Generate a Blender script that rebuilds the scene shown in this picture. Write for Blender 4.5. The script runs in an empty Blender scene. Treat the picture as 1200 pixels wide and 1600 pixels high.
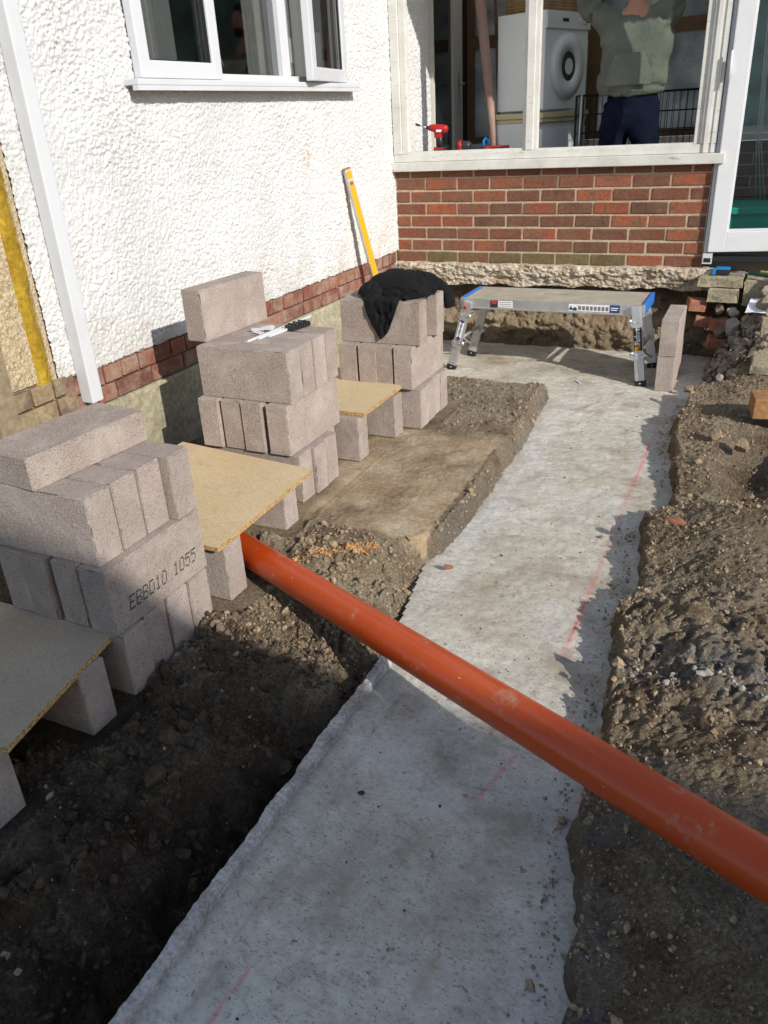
import bpy, bmesh, math, random
import numpy as np
from mathutils import Vector, Matrix, Euler
R = math.radians
scn = bpy.context.scene
C = scn.collection

# ---------------------------------------------------------------- camera, sky, sun, exposure
cam = bpy.data.cameras.new('camera'); co = bpy.data.objects.new('camera', cam); C.objects.link(co)
co.location = (2.624, -5.79, 1.002); co.rotation_euler = (R(63.532), R(2.906), R(24.918))
cam.sensor_fit = 'HORIZONTAL'; cam.sensor_width = 36; cam.lens = 37.157
cam.clip_start = 0.05; cam.clip_end = 500
scn.camera = co
SUN = Vector((1.0, -0.57, 0.61)).normalized()
elev = math.asin(SUN.z); az = math.atan2(SUN.x, SUN.y)
w = bpy.data.worlds.new("World"); scn.world = w; w.use_nodes = True
nt = w.node_tree; nt.nodes.clear()
sky = nt.nodes.new('ShaderNodeTexSky'); sky.sky_type = 'NISHITA'; sky.sun_disc = False
sky.sun_elevation = elev; sky.sun_rotation = az; sky.air_density = 1.0; sky.dust_density = 0.8; sky.ozone_density = 1.3
bg = nt.nodes.new('ShaderNodeBackground'); bg.inputs[1].default_value = 0.135
wo = nt.nodes.new('ShaderNodeOutputWorld')
nt.links.new(sky.outputs[0], bg.inputs[0]); nt.links.new(bg.outputs[0], wo.inputs[0])
sl = bpy.data.lights.new('sun', 'SUN'); sl.energy = 3.6; sl.angle = R(0.5); sl.color = (1.0, 0.955, 0.89)
so = bpy.data.objects.new('sun', sl); C.objects.link(so)
so.rotation_euler = SUN.to_track_quat('Z', 'Y').to_euler(); so.location = (6, -6, 6)
scn.view_settings.view_transform = 'Standard'; scn.view_settings.look = 'None'
scn.view_settings.exposure = 0.46; scn.view_settings.gamma = 1.0; scn.view_settings.use_curve_mapping = False
scn.render.engine = 'CYCLES'

rng = random.Random(7)
# ---------------------------------------------------------------- noise (numpy)
def hsh(i, j, s):
    v = np.sin(i*127.1 + j*311.7 + s*74.7)*43758.5453
    return v - np.floor(v)
def vn(x, y, s=0):
    i = np.floor(x); j = np.floor(y); u = x-i; v = y-j
    u = u*u*(3-2*u); v = v*v*(3-2*v)
    return (hsh(i,j,s)*(1-u)+hsh(i+1,j,s)*u)*(1-v)+(hsh(i,j+1,s)*(1-u)+hsh(i+1,j+1,s)*u)*v*1.0
def fbm(x, y, s=0, o=4, g=0.5):
    a = 1.0; t = 0; n = 0
    for k in range(o):
        t = t + a*(vn(x*2**k+k*17.3, y*2**k-k*9.1, s+k)-0.5); n += a; a *= g
    return t/n*2
def clods(x, y, cell, s=0, keep=1.0):
    X = x/cell; Y = y/cell; i = np.floor(X); j = np.floor(Y); best = np.zeros_like(X)
    for di in (-1,0,1):
        for dj in (-1,0,1):
            a = i+di; b = j+dj
            px = a+0.15+0.7*hsh(a,b,s); py = b+0.15+0.7*hsh(a,b,s+3.3)
            r = 0.35+0.5*hsh(a,b,s+5.1)
            d2 = ((X-px)**2+(Y-py)**2)/(r*r)
            h = np.sqrt(np.clip(1-d2, 0, 1))*r*(hsh(a,b,s+8.2) < keep)
            best = np.maximum(best, h)
    return best*cell
def sst(a, b, x):
    t = np.clip((x-a)/(b-a), 0, 1); return t*t*(3-2*t)

# ---------------------------------------------------------------- materials
MATS = {}
def mat(name, col=(0.5,0.5,0.5), rough=0.7, metal=0.0, spec=0.3):
    m = bpy.data.materials.new(name); m.use_nodes = True
    b = m.node_tree.nodes['Principled BSDF']
    b.inputs['Base Color'].default_value = (*col, 1); b.inputs['Roughness'].default_value = rough
    b.inputs['Metallic'].default_value = metal
    b.inputs['Specular IOR Level'].default_value = spec
    MATS[name] = m; return m
class NT:
    def __init__(s, m): s.t = m.node_tree; s.b = s.t.nodes['Principled BSDF']; s.tc = s.t.nodes.new('ShaderNodeTexCoord')
    def n(s, ty, **k):
        o = s.t.nodes.new(ty)
        for a, v in k.items():
            if a in o.inputs: s.put(o.inputs[a], v)
            else: setattr(o, a, v)
        return o
    def put(s, i, v):
        if isinstance(v, bpy.types.NodeSocket): s.t.links.new(v, i)
        else: i.default_value = v
    def noise(s, scale, detail=4, rough=0.55, vec=None, dist=0.0):
        o = s.n('ShaderNodeTexNoise'); s.put(o.inputs['Vector'], vec or s.tc.outputs['Object'])
        o.inputs['Scale'].default_value = scale; o.inputs['Detail'].default_value = detail; o.inputs['Roughness'].default_value = rough; o.inputs['Distortion'].default_value = dist
        return o.outputs['Fac']
    def voro(s, scale, vec=None, out='Distance', feature='F1', rnd=1.0):
        o = s.n('ShaderNodeTexVoronoi'); o.feature = feature; s.put(o.inputs['Vector'], vec or s.tc.outputs['Object'])
        o.inputs['Scale'].default_value = scale; o.inputs['Randomness'].default_value = rnd
        return o.outputs[out]
    def ramp(s, fac, stops):
        o = s.n('ShaderNodeValToRGB'); s.put(o.inputs[0], fac); e = o.color_ramp.elements
        while len(e) < len(stops): e.new(0.5)
        for q, (p, c) in zip(e, stops):
            q.position = p; q.color = (*c, 1) if len(c) == 3 else c
        return o.outputs[0]
    def mix(s, f, a, b, mode='MIX'):
        o = s.n('ShaderNodeMix'); o.data_type = 'RGBA'; o.blend_type = mode
        s.put(o.inputs[0], f)
        for sock, v in ((o.inputs[6], a), (o.inputs[7], b)):
            if isinstance(v, tuple) and len(v) == 3: v = (*v, 1)
            s.put(sock, v)
        return o.outputs[2]
    def math(s, op, a, b=0.0):
        o = s.n('ShaderNodeMath'); o.operation = op; s.put(o.inputs[0], a); s.put(o.inputs[1], b); return o.outputs[0]
    def bump(s, h, strength=0.5, dist=0.01, prev=None):
        o = s.n('ShaderNodeBump'); s.put(o.inputs['Height'], h); o.inputs['Strength'].default_value = strength; o.inputs['Distance'].default_value = dist
        if prev: s.t.links.new(prev, o.inputs['Normal'])
        return o.outputs[0]
    def out(s, col=None, rough=None, nrm=None):
        if col is not None: s.put(s.b.inputs['Base Color'], col)
        if rough is not None: s.put(s.b.inputs['Roughness'], rough)
        if nrm is not None: s.put(s.b.inputs['Normal'], nrm)
    def rnd(s): return s.n('ShaderNodeObjectInfo').outputs['Random']
    def mapping(s, scale=(1,1,1), loc=(0,0,0), src='Object'):
        o = s.n('ShaderNodeMapping'); s.t.links.new(s.tc.outputs[src], o.inputs[0]); o.inputs['Scale'].default_value = scale; o.inputs['Location'].default_value = loc
        return o.outputs[0]
    def offs(s):
        """object coordinates shifted per object, so copies do not repeat"""
        o = s.n('ShaderNodeVectorMath'); o.operation = 'ADD'; s.t.links.new(s.tc.outputs['Object'], o.inputs[0])
        c = s.n('ShaderNodeCombineXYZ'); r = s.math('MULTIPLY', s.rnd(), 37.0); s.put(c.inputs[0], r); s.put(c.inputs[1], s.math('MULTIPLY', r, 1.7))
        s.t.links.new(c.outputs[0], o.inputs[1]); return o.outputs[0]

# white roughcast render
m = mat('white_render', rough=0.85, spec=0.15); k = NT(m)
n1 = k.noise(3, 5); n2 = k.noise(60, 3); n3 = k.noise(0.9, 6, 0.7)
c = k.ramp(n1, [(0.35,(0.585,0.585,0.575)),(0.6,(0.65,0.65,0.64))])
c = k.mix(k.ramp(n3, [(0.55,(0,0,0)),(0.75,(1,1,1))]), c, (0.57,0.55,0.49), 'MIX')
vv = k.voro(95); vm = k.n('ShaderNodeVectorMath'); vm.operation = 'DISTANCE'; k.t.links.new(k.tc.outputs['Object'], vm.inputs[0]); vm.inputs[1].default_value = (0,-1.275,.81)
sm_ = k.math('MULTIPLY', k.ramp(vm.outputs['Value'], [(0.015,(1,1,1)),(0.06,(0,0,0))]), k.ramp(k.noise(40,3), [(0.45,(0,0,0)),(0.6,(1,1,1))]))
c = k.mix(sm_, c, (0.50,0.28,0.12))
zs_ = k.n('ShaderNodeSeparateXYZ'); k.t.links.new(k.tc.outputs['Object'], zs_.inputs[0])
spl = k.math('MULTIPLY', k.ramp(zs_.outputs[2], [(0.06,(1,1,1)),(0.42,(0,0,0))]), k.ramp(k.noise(7,6,0.7), [(0.42,(0,0,0)),(0.65,(0.8,0.8,0.8))]))
c = k.mix(spl, c, (0.46,0.42,0.34))
nr = k.bump(k.noise(110, 5, 0.7), 0.8, 0.008); nr = k.bump(k.noise(260, 3), 0.5, 0.003, nr)
k.out(c, None, nr)
# brick
def brickmat(name, stops, dirt):
    m = mat(name, rough=0.8, spec=0.2); k = NT(m); v = k.offs()
    c = k.ramp(k.rnd(), stops)
    c = k.mix(k.ramp(k.noise(9, 5, 0.6, v), [(0.4,(0,0,0)),(0.68,(1,1,1))]), c, dirt)
    c = k.mix(k.ramp(k.noise(70, 3, 0.6, v), [(0.42,(1,1,1)),(0.6,(0,0,0))]), c, (0.06,0.03,0.025), 'MIX') if False else c
    c = k.mix(0.5, c, k.ramp(k.noise(55, 4, 0.7, v), [(0.3,(0.25,0.25,0.25)),(0.7,(0.85,0.85,0.85))]), 'OVERLAY')
    nr = k.bump(k.noise(45, 6, 0.65, v), 0.5, 0.006); nr = k.bump(k.voro(140, v), 0.25, 0.003, nr)
    k.out(c, None, nr); return m
brickmat('red_brick', [(0,(0.30,0.088,0.042)),(0.22,(0.21,0.060,0.036)),(0.42,(0.115,0.058,0.038)),(0.62,(0.27,0.090,0.048)),(0.82,(0.16,0.062,0.038)),(1,(0.085,0.052,0.036))], (0.16,0.085,0.055))
brickmat('mossy_brick', [(0,(0.13,0.085,0.045)),(0.5,(0.10,0.075,0.038)),(1,(0.16,0.065,0.04))], (0.15,0.12,0.06))
brickmat('plum_brick', [(0,(0.23,0.080,0.050)),(0.35,(0.15,0.055,0.040)),(0.6,(0.26,0.115,0.075)),(0.8,(0.19,0.085,0.06)),(1,(0.11,0.05,0.04))], (0.30,0.20,0.15))
brickmat('aged_brick', [(0,(0.22,0.15,0.09)),(0.5,(0.13,0.09,0.07)),(1,(0.20,0.15,0.08))], (0.28,0.22,0.13))
def simple_noise(name, stops, scale=8, rough=0.9, bumps=((40,0.5,0.006),), spec=0.15, detail=6, fine=None, off=False):
    m = mat(name, rough=rough, spec=spec); k = NT(m); v = k.offs() if off else None
    c = k.ramp(k.noise(scale, detail, 0.65, v), stops)
    if fine:
        sc, amt = fine
        c = k.mix(amt, c, k.ramp(k.noise(sc, 3, 0.7, v), [(0.3,(0.15,0.15,0.15)),(0.7,(0.9,0.9,0.9))]), 'OVERLAY')
    nr = None
    for sc, st, d in bumps: nr = k.bump(k.noise(sc, 5, 0.65, v), st, d, nr)
    k.out(c, None, nr); return m
simple_noise('mortar', [(0.3,(0.34,0.27,0.18)),(0.7,(0.47,0.39,0.28))], 14, fine=(120,0.4), bumps=((60,0.6,0.006),))
simple_noise('pinkish_mortar', [(0.3,(0.27,0.16,0.11)),(0.7,(0.38,0.27,0.18))], 10, fine=(120,0.4), bumps=((60,0.6,0.006),))
simple_noise('plinth_render', [(0.25,(0.22,0.195,0.125)),(0.5,(0.31,0.28,0.19)),(0.75,(0.38,0.345,0.25))], 4, fine=(40,0.4), bumps=((12,0.6,0.02),(90,0.3,0.004)))
simple_noise('rough_footing', [(0.3,(0.26,0.20,0.14)),(0.45,(0.44,0.36,0.26)),(0.62,(0.52,0.46,0.37)),(0.8,(0.40,0.24,0.17))], 9, fine=(70,0.6), bumps=((35,0.9,0.02),(120,0.6,0.006)))
simple_noise('step_concrete', [(0.25,(0.20,0.175,0.11)),(0.55,(0.31,0.27,0.19)),(0.8,(0.38,0.33,0.24))], 7, fine=(60,0.5), bumps=((25,0.6,0.01),(90,0.5,0.005)))
simple_noise('tan_roughcast', [(0.3,(0.44,0.34,0.20)),(0.7,(0.60,0.49,0.33))], 20, fine=(90,0.6), bumps=((60,1.0,0.02),))
simple_noise('yellow_foam', [(0.3,(0.24,0.14,0.012)),(0.6,(0.38,0.25,0.025)),(0.85,(0.30,0.21,0.04))], 6, fine=(40,0.4), bumps=((28,0.8,0.015),), rough=0.75)
simple_noise('weathered_wood', [(0.3,(0.16,0.12,0.075)),(0.7,(0.30,0.235,0.15))], 3, fine=(20,0.4), bumps=((30,0.4,0.006),))
simple_noise('orange_timber', [(0.3,(0.22,0.11,0.05)),(0.7,(0.36,0.20,0.09))], 9, fine=(40,0.4), bumps=((50,0.4,0.004),))
simple_noise('stone', [(0.3,(0.14,0.115,0.085)),(0.5,(0.24,0.20,0.15)),(0.75,(0.35,0.305,0.245))], 30, bumps=((120,0.5,0.004),), off=True)
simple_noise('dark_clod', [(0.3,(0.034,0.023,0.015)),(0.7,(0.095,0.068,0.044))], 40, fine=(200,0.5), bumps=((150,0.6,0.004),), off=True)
simple_noise('pale_stone', [(0.3,(0.24,0.215,0.175)),(0.7,(0.38,0.35,0.30))], 40, bumps=((120,0.5,0.004),), off=True)
simple_noise('brick_rubble', [(0.3,(0.26,0.095,0.055)),(0.55,(0.34,0.15,0.09)),(0.75,(0.36,0.28,0.21))], 18, fine=(120,0.4), bumps=((80,0.7,0.006),), off=True)
# aggregate block
m = mat('block', rough=0.93, spec=0.1); k = NT(m); v = k.offs()
base = k.ramp(k.rnd(), [(0,(0.315,0.255,0.215)),(0.35,(0.37,0.302,0.258)),(0.7,(0.335,0.278,0.242)),(1,(0.39,0.325,0.28))])
c = k.mix(0.7, base, k.ramp(k.noise(260, 3, 0.85, v), [(0.3,(0.08,0.08,0.08)),(0.5,(0.5,0.5,0.5)),(0.7,(0.95,0.95,0.95))]), 'OVERLAY')
c = k.mix(k.ramp(k.noise(10, 5, 0.6, v), [(0.46,(0,0,0)),(0.72,(0.7,0.7,0.7))]), c, (0.48,0.42,0.365))
c = k.mix(k.ramp(k.noise(95, 3, 0.7, v), [(0.60,(0,0,0)),(0.70,(0.75,0.75,0.75))]), c, (0.13,0.10,0.088))
c = k.mix(k.ramp(k.noise(80, 3, 0.7, v), [(0.30,(0.6,0.6,0.6)),(0.40,(0,0,0))]), c, (0.50,0.43,0.37))
c = k.mix(k.ramp(k.noise(3, 4, 0.6, v), [(0.35,(0.3,0.3,0.3)),(0.6,(0,0,0))]), c, (0.22,0.17,0.145))
nr = k.bump(k.noise(190, 5, 0.75, v), 0.8, 0.004); nr = k.bump(k.voro(170, v), 0.5, 0.003, nr)
k.out(c, None, nr)
# concrete footing
m = mat('footing_concrete', rough=0.9, spec=0.2); k = NT(m)
mp = k.mapping((1.0,2.2,1))
c = k.ramp(k.noise(2.3, 6, 0.6), [(0.3,(0.39,0.355,0.29)),(0.5,(0.475,0.44,0.37)),(0.7,(0.56,0.525,0.455))])
c = k.mix(k.ramp(k.noise(1.1, 3, 0.5, mp), [(0.5,(0,0,0)),(0.7,(0.5,0.5,0.5))]), c, (0.36,0.31,0.23))
c = k.mix(0.42, c, k.ramp(k.noise(30, 9, 0.8), [(0.3,(0.2,0.2,0.2)),(0.7,(0.85,0.85,0.85))]), 'OVERLAY')
# pits and scratches
c = k.mix(k.ramp(k.noise(85, 3, 0.6, mp), [(0.605,(0,0,0)),(0.67,(0.65,0.65,0.65))]), c, (0.14,0.112,0.08))
c = k.mix(k.ramp(k.noise(48, 5, 0.7), [(0.60,(0,0,0)),(0.66,(0.55,0.55,0.55))]), c, (0.20,0.16,0.11))
c = k.mix(k.ramp(k.noise(24, 4, 0.6), [(0.665,(0,0,0)),(0.71,(0.7,0.7,0.7))]), c, (0.14,0.115,0.085))
c = k.mix(k.ramp(k.noise(150, 2, 0.6), [(0.66,(0,0,0)),(0.70,(0.8,0.8,0.8))]), c, (0.09,0.075,0.06))
c = k.mix(k.ramp(k.noise(5.5, 5, 0.6), [(0.50,(0,0,0)),(0.66,(0.6,0.6,0.6))]), c, (0.25,0.205,0.145))
c = k.mix(k.ramp(k.noise(13, 8, 0.8, mp), [(0.56,(0,0,0)),(0.66,(0.6,0.6,0.6))]), c, (0.17,0.135,0.095))
at = k.n('ShaderNodeAttribute'); at.attribute_name = 'zone'
sp = k.n('ShaderNodeSeparateColor'); k.t.links.new(at.outputs['Color'], sp.inputs[0])
c = k.mix(sp.outputs[0], c, (0.30,0.20,0.11))      # rusty mud stains
c = k.mix(k.math('MULTIPLY', sp.outputs[1], k.ramp(k.noise(60,3,0.7), [(0.35,(0.1,0.1,0.1)),(0.6,(1,1,1))])), c, (0.55,0.53,0.49)) # laitance at the edges
c = k.mix(k.math('MULTIPLY', sp.outputs[2], k.ramp(k.noise(140,3,0.7), [(0.33,(0.1,0.1,0.1)),(0.5,(1,1,1))])), c, (0.60,0.05,0.05)) # red line spray
nr = k.bump(k.noise(60, 6, 0.7), 0.5, 0.006); nr = k.bump(k.noise(230, 2), 0.35, 0.002, nr)
k.out(c, None, nr)
simple_noise('lip_mortar', [(0.3,(0.27,0.235,0.205)),(0.5,(0.43,0.395,0.36)),(0.75,(0.56,0.52,0.49))], 16, fine=(90,0.5), bumps=((40,0.8,0.01),(160,0.5,0.004)))
# soil
m = mat('soil', rough=0.95, spec=0.12); k = NT(m)
at = k.n('ShaderNodeAttribute'); at.attribute_name = 'zone'
sp = k.n('ShaderNodeSeparateColor'); k.t.links.new(at.outputs['Color'], sp.inputs[0])
c = k.ramp(k.noise(4.5, 8, 0.7), [(0.28,(0.16,0.108,0.064)),(0.40,(0.295,0.215,0.138)),(0.53,(0.43,0.335,0.223)),(0.66,(0.52,0.43,0.305)),(0.8,(0.56,0.485,0.365))])
c = k.mix(0.7, c, k.ramp(k.noise(110, 6, 0.8), [(0.33,(0.05,0.05,0.05)),(0.67,(0.98,0.98,0.98))]), 'OVERLAY')
c = k.mix(k.ramp(k.noise(75, 4, 0.7), [(0.60,(0,0,0)),(0.68,(0.8,0.8,0.8))]), c, (0.34,0.29,0.22))
slabc = k.ramp(k.noise(6, 7, 0.7), [(0.3,(0.24,0.165,0.095)),(0.46,(0.34,0.25,0.155)),(0.6,(0.40,0.32,0.22)),(0.75,(0.47,0.42,0.34))])
slabc = k.mix(k.ramp(k.noise(3.3, 8, 0.75), [(0.42,(0,0,0)),(0.66,(0.75,0.75,0.75))]), slabc, (0.20,0.145,0.09))
slabc = k.mix(0.5, slabc, k.ramp(k.noise(60, 5, 0.7), [(0.3,(0.15,0.15,0.15)),(0.7,(0.9,0.9,0.9))]), 'OVERLAY')
c = k.mix(sp.outputs[0], c, slabc)
chk = k.ramp(k.noise(70, 5, 0.7), [(0.3,(0.16,0.15,0.135)),(0.5,(0.31,0.295,0.27)),(0.7,(0.46,0.45,0.42))])
c = k.mix(k.math('MULTIPLY', sp.outputs[1], k.ramp(k.noise(18, 4, 0.6), [(0.35,(0.25,0.25,0.25)),(0.6,(1,1,1))])), c, chk)
dmp_shade = k.mix(k.ramp(k.noise(7, 8, 0.75), [(0.36,(0.93,0.93,0.93)),(0.62,(0.55,0.55,0.55))]), c, (0.034,0.019,0.010))  # dark tone for moist earth, with shade painted in as well
c = k.mix(sp.outputs[2], c, dmp_shade)
inv = k.math('SUBTRACT', 1.0, k.math('MULTIPLY', sp.outputs[0], .88))
nr = k.bump(k.math('MULTIPLY', k.noise(60, 8, 0.8), inv), 1.0, 0.018); nr = k.bump(k.math('MULTIPLY', k.noise(240, 3, 0.7), inv), 0.8, 0.005, nr)
k.out(c, None, nr)
# PVC pipe
m = mat('terracotta_plastic', (0.42,0.085,0.022), 0.36, spec=0.45); k = NT(m)
mp = k.mapping((1,1,14))
c = k.ramp(k.noise(2, 4), [(0.3,(0.44,0.050,0.006)),(0.7,(0.50,0.066,0.009))])
scr = k.ramp(k.noise(10, 5, 0.75, k.mapping((9,9,1.2))), [(0.67,(0,0,0)),(0.70,(0.4,0.4,0.4))])
c = k.mix(scr, c, (0.62,0.27,0.15))
sc2 = k.ramp(k.noise(60, 2, 0.6, k.mapping((1,1,.35))), [(0.745,(0,0,0)),(0.76,(0.6,0.6,0.6))])
c = k.mix(sc2, c, (0.62,0.45,0.36))
mud = k.ramp(k.noise(4.6, 9, 0.78), [(0.565,(0,0,0)),(0.65,(0.75,0.75,0.75))])
c = k.mix(mud, c, (0.40,0.26,0.16))
c = k.mix(k.ramp(k.noise(2.0, 4), [(0.4,(0.0,0.0,0.0)),(0.7,(0.10,0.10,0.10))]), c, (0.36,0.13,0.07))
rg = k.mix(mud, k.ramp(k.noise(9,5), [(0.3,(0.24,0.24,0.24)),(0.7,(0.36,0.36,0.36))]), (0.8,0.8,0.8))
k.out(c, rg, k.bump(k.noise(3,2), 0.08, 0.01))
# chipboard
m = mat('chipboard', rough=0.8, spec=0.2); k = NT(m); v = k.offs()
c = k.ramp(k.noise(3, 5, 0.6, v), [(0.3,(0.45,0.335,0.19)),(0.7,(0.53,0.41,0.25))])
c = k.mix(0.45, c, k.ramp(k.noise(170, 4, 0.8, v), [(0.3,(0.2,0.2,0.2)),(0.7,(0.85,0.85,0.85))]), 'OVERLAY')
c = k.mix(k.ramp(k.noise(9, 6, 0.7, v), [(0.56,(0,0,0)),(0.72,(0.55,0.55,0.55))]), c, (0.36,0.27,0.17))
c = k.mix(k.ramp(k.voro(130, v, 'Color'), [(0.35,(0,0,0)),(0.75,(0.35,0.35,0.35))]), c, (0.62,0.50,0.33))
c = k.mix(k.ramp(k.noise(190, 2, .6, v), [(0.66,(0,0,0)),(0.72,(0.5,0.5,0.5))]), c, (0.24,0.15,0.07))
k.out(c, None, k.bump(k.noise(150, 3, 0.7, v), 0.25, 0.003))
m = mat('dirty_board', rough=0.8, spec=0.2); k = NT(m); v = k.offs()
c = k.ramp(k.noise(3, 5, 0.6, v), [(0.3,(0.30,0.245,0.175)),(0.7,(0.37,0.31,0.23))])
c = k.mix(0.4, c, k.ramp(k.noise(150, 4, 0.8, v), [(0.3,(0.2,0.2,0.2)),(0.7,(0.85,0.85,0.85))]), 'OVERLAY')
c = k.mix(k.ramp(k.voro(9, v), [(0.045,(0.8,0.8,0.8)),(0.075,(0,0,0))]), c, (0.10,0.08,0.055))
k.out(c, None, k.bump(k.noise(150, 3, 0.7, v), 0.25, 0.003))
m = mat('board_edge', rough=0.9, spec=0.1); k = NT(m)
k.out(k.ramp(k.noise(140, 3, 0.8), [(0.35,(0.10,0.055,0.02)),(0.5,(0.42,0.27,0.11)),(0.7,(0.58,0.42,0.22))]), None, k.bump(k.noise(140, 3), 0.7, 0.004))
m = mat('white_plastic', (0.56,0.57,0.585), 0.32, spec=0.4); k = NT(m)
c = k.mix(k.ramp(k.noise(5, 5, 0.6), [(0.5,(0,0,0)),(0.8,(0.5,0.5,0.5))]), (0.56,0.57,0.585), (0.47,0.465,0.45))
c = k.mix(k.ramp(k.voro(28), [(0.025,(0.8,0.8,0.8)),(0.06,(0,0,0))]), c, (0.40,0.38,0.34))
k.out(c)
m = mat('flaking_white_paint', rough=0.6, spec=0.3); k = NT(m)
c = k.ramp(k.noise(7, 6, 0.65), [(0.3,(0.50,0.49,0.44)),(0.6,(0.62,0.61,0.57))])
c = k.mix(k.ramp(k.noise(30, 6, 0.75, k.mapping((0.25,1,1))), [(0.61,(0,0,0)),(0.66,(0.8,0.8,0.8))]), c, (0.30,0.24,0.17))
k.out(c, None, k.bump(k.noise(60, 4), 0.3, 0.003))
mat('black_rubber', (0.018,0.018,0.018), 0.6)
mat('appliance_white', (0.72,0.73,0.73), 0.3, spec=0.5)
mat('appliance_panel', (0.62,0.63,0.64), 0.35)
mat('cream_plastic', (0.58,0.50,0.30), 0.45)
mat('pale_frame', (0.55,0.52,0.45), 0.5)
simple_noise('brown_timber', [(0.3,(0.10,0.055,0.03)),(0.7,(0.17,0.10,0.055))], 4, bumps=((30,0.2,0.003),), rough=0.6)
simple_noise('aluminium', [(0.3,(0.50,0.50,0.49)),(0.7,(0.66,0.66,0.65))], 14, rough=0.42, bumps=((90,0.15,0.002),)); MATS['aluminium'].node_tree.nodes['Principled BSDF'].inputs['Metallic'].default_value = 0.75
simple_noise('deck_metal', [(0.3,(0.36,0.32,0.25)),(0.7,(0.48,0.44,0.36))], 7, rough=0.6, bumps=((90,0.3,0.002),)); MATS['deck_metal'].node_tree.nodes['Principled BSDF'].inputs['Metallic'].default_value = 0.25
mat('blue_plastic', (0.025,0.15,0.50), 0.4, spec=0.4)
mat('bright_blue', (0.01,0.20,0.48), 0.4, spec=0.4)
mat('red_plastic', (0.38,0.012,0.014), 0.4, spec=0.35)
mat('dark_plastic', (0.02,0.02,0.022), 0.4, spec=0.4)
mat('grey_plastic', (0.12,0.12,0.125), 0.5)
mat('steel', (0.5,0.5,0.5), 0.3, metal=0.9)
mat('yellow_paint', (0.66,0.32,0.006), 0.4, spec=0.4)
mat('yellow_plastic', (0.65,0.48,0.10), 0.4)
mat('green_rubber', (0.02,0.085,0.06), 0.5)
mat('teal_plastic', (0.05,0.50,0.38), 0.4, spec=0.4)
mat('white_sticker', (0.74,0.74,0.72), 0.5)
mat('navy_sticker', (0.02,0.05,0.17), 0.5)
mat('black_ink', (0.03,0.028,0.028), 0.9)
mat('yellow_ink', (0.80,0.45,0.01), 0.6)
mat('red_ink', (0.55,0.03,0.03), 0.6)
mat('faded_ink', (0.16,0.15,0.17), 0.9)
mat('paper', (0.76,0.77,0.82), 0.7)
mat('wire_black', (0.012,0.012,0.012), 0.45)
mat('interior_wall', (0.30,0.25,0.19), 0.9)
mat('interior_floor', (0.16,0.14,0.12), 0.8)
simple_noise('wicker', [(0.3,(0.28,0.17,0.07)),(0.7,(0.42,0.28,0.13))], 40)
simple_noise('carpet_tube', [(0.3,(0.26,0.17,0.14)),(0.7,(0.36,0.25,0.21))], 10)
m = mat('obscured_glass', (0.36,0.36,0.34), 0.12, spec=0.6); k = NT(m)
k.out(k.ramp(k.noise(3.5, 3), [(0.35,(0.16,0.15,0.13)),(0.65,(0.44,0.43,0.40))]), None, k.bump(k.noise(26, 3, 0.5, dist=2.5), 1.0, 0.02))
def pane_mat(name, col, fac, bump):
    m = bpy.data.materials.new(name); m.use_nodes = True; t = m.node_tree; MATS[name] = m; k = NT(m)
    tr = k.n('ShaderNodeBsdfTranslucent'); k.put(tr.inputs[0], k.ramp(k.noise(3.2, 4), [(0.3,tuple(q*.45 for q in col)),(0.7,col)])); mx = k.n('ShaderNodeMixShader'); mx.inputs[0].default_value = fac
    k.b.inputs['Base Color'].default_value = (.12,.12,.115,1); k.b.inputs['Roughness'].default_value = .12; k.b.inputs['Specular IOR Level'].default_value = .6
    nr = k.bump(k.noise(24, 3, 0.5, dist=2.5), bump, 0.02); k.put(k.b.inputs['Normal'], nr); k.put(tr.inputs['Normal'], nr)
    o = [n for n in t.nodes if n.type == 'OUTPUT_MATERIAL'][0]; t.links.new(k.b.outputs[0], mx.inputs[1]); t.links.new(tr.outputs[0], mx.inputs[2]); t.links.new(mx.outputs[0], o.inputs[0])
pane_mat('obscured_glass', (.85,.84,.80), .75, 1.0); pane_mat('green_grey_glazing', (.60,.74,.66), .75, .1)
m = mat('dark_glass', (0.012,0.013,0.014), 0.03, spec=0.6)
m = mat('curtain', (0.20,0.20,0.19), 0.9)
mat('skin', (0.42,0.22,0.15), 0.55)
mat('hair', (0.03,0.02,0.015), 0.6)
def cloth_mat(name, c1, c2):
    m = mat(name, rough=0.95, spec=0.08); k = NT(m)
    m.node_tree.nodes['Principled BSDF'].inputs['Sheen Weight'].default_value = 0.0
    k.out(k.ramp(k.noise(6, 5), [(0.3,c1),(0.7,c2)]), None, k.bump(k.noise(14, 5, 0.6, dist=0.6), 0.5, 0.02, k.bump(k.noise(400, 2), 0.3, 0.001)))
cloth_mat('grey_green_cloth', (0.12,0.13,0.105), (0.17,0.18,0.15))
cloth_mat('navy_cloth', (0.006,0.008,0.020), (0.011,0.014,0.030))
cloth_mat('black_cloth', (0.004,0.004,0.0045), (0.008,0.008,0.009)); MATS['black_cloth'].node_tree.nodes['Principled BSDF'].inputs['Roughness'].default_value = .85; MATS['black_cloth'].node_tree.nodes['Principled BSDF'].inputs['Specular IOR Level'].default_value = .2
m = bpy.data.materials.new('roof_sheet'); m.use_nodes = True; t = m.node_tree; t.nodes.clear(); MATS['roof_sheet'] = m
o = t.nodes.new('ShaderNodeOutputMaterial'); mx = t.nodes.new('ShaderNodeMixShader'); mx.inputs[0].default_value = .5
a = t.nodes.new('ShaderNodeBsdfDiffuse'); a.inputs[0].default_value = (.5,.5,.47,1); b_ = t.nodes.new('ShaderNodeBsdfTranslucent'); b_.inputs[0].default_value = (.62,.62,.58,1)
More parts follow.
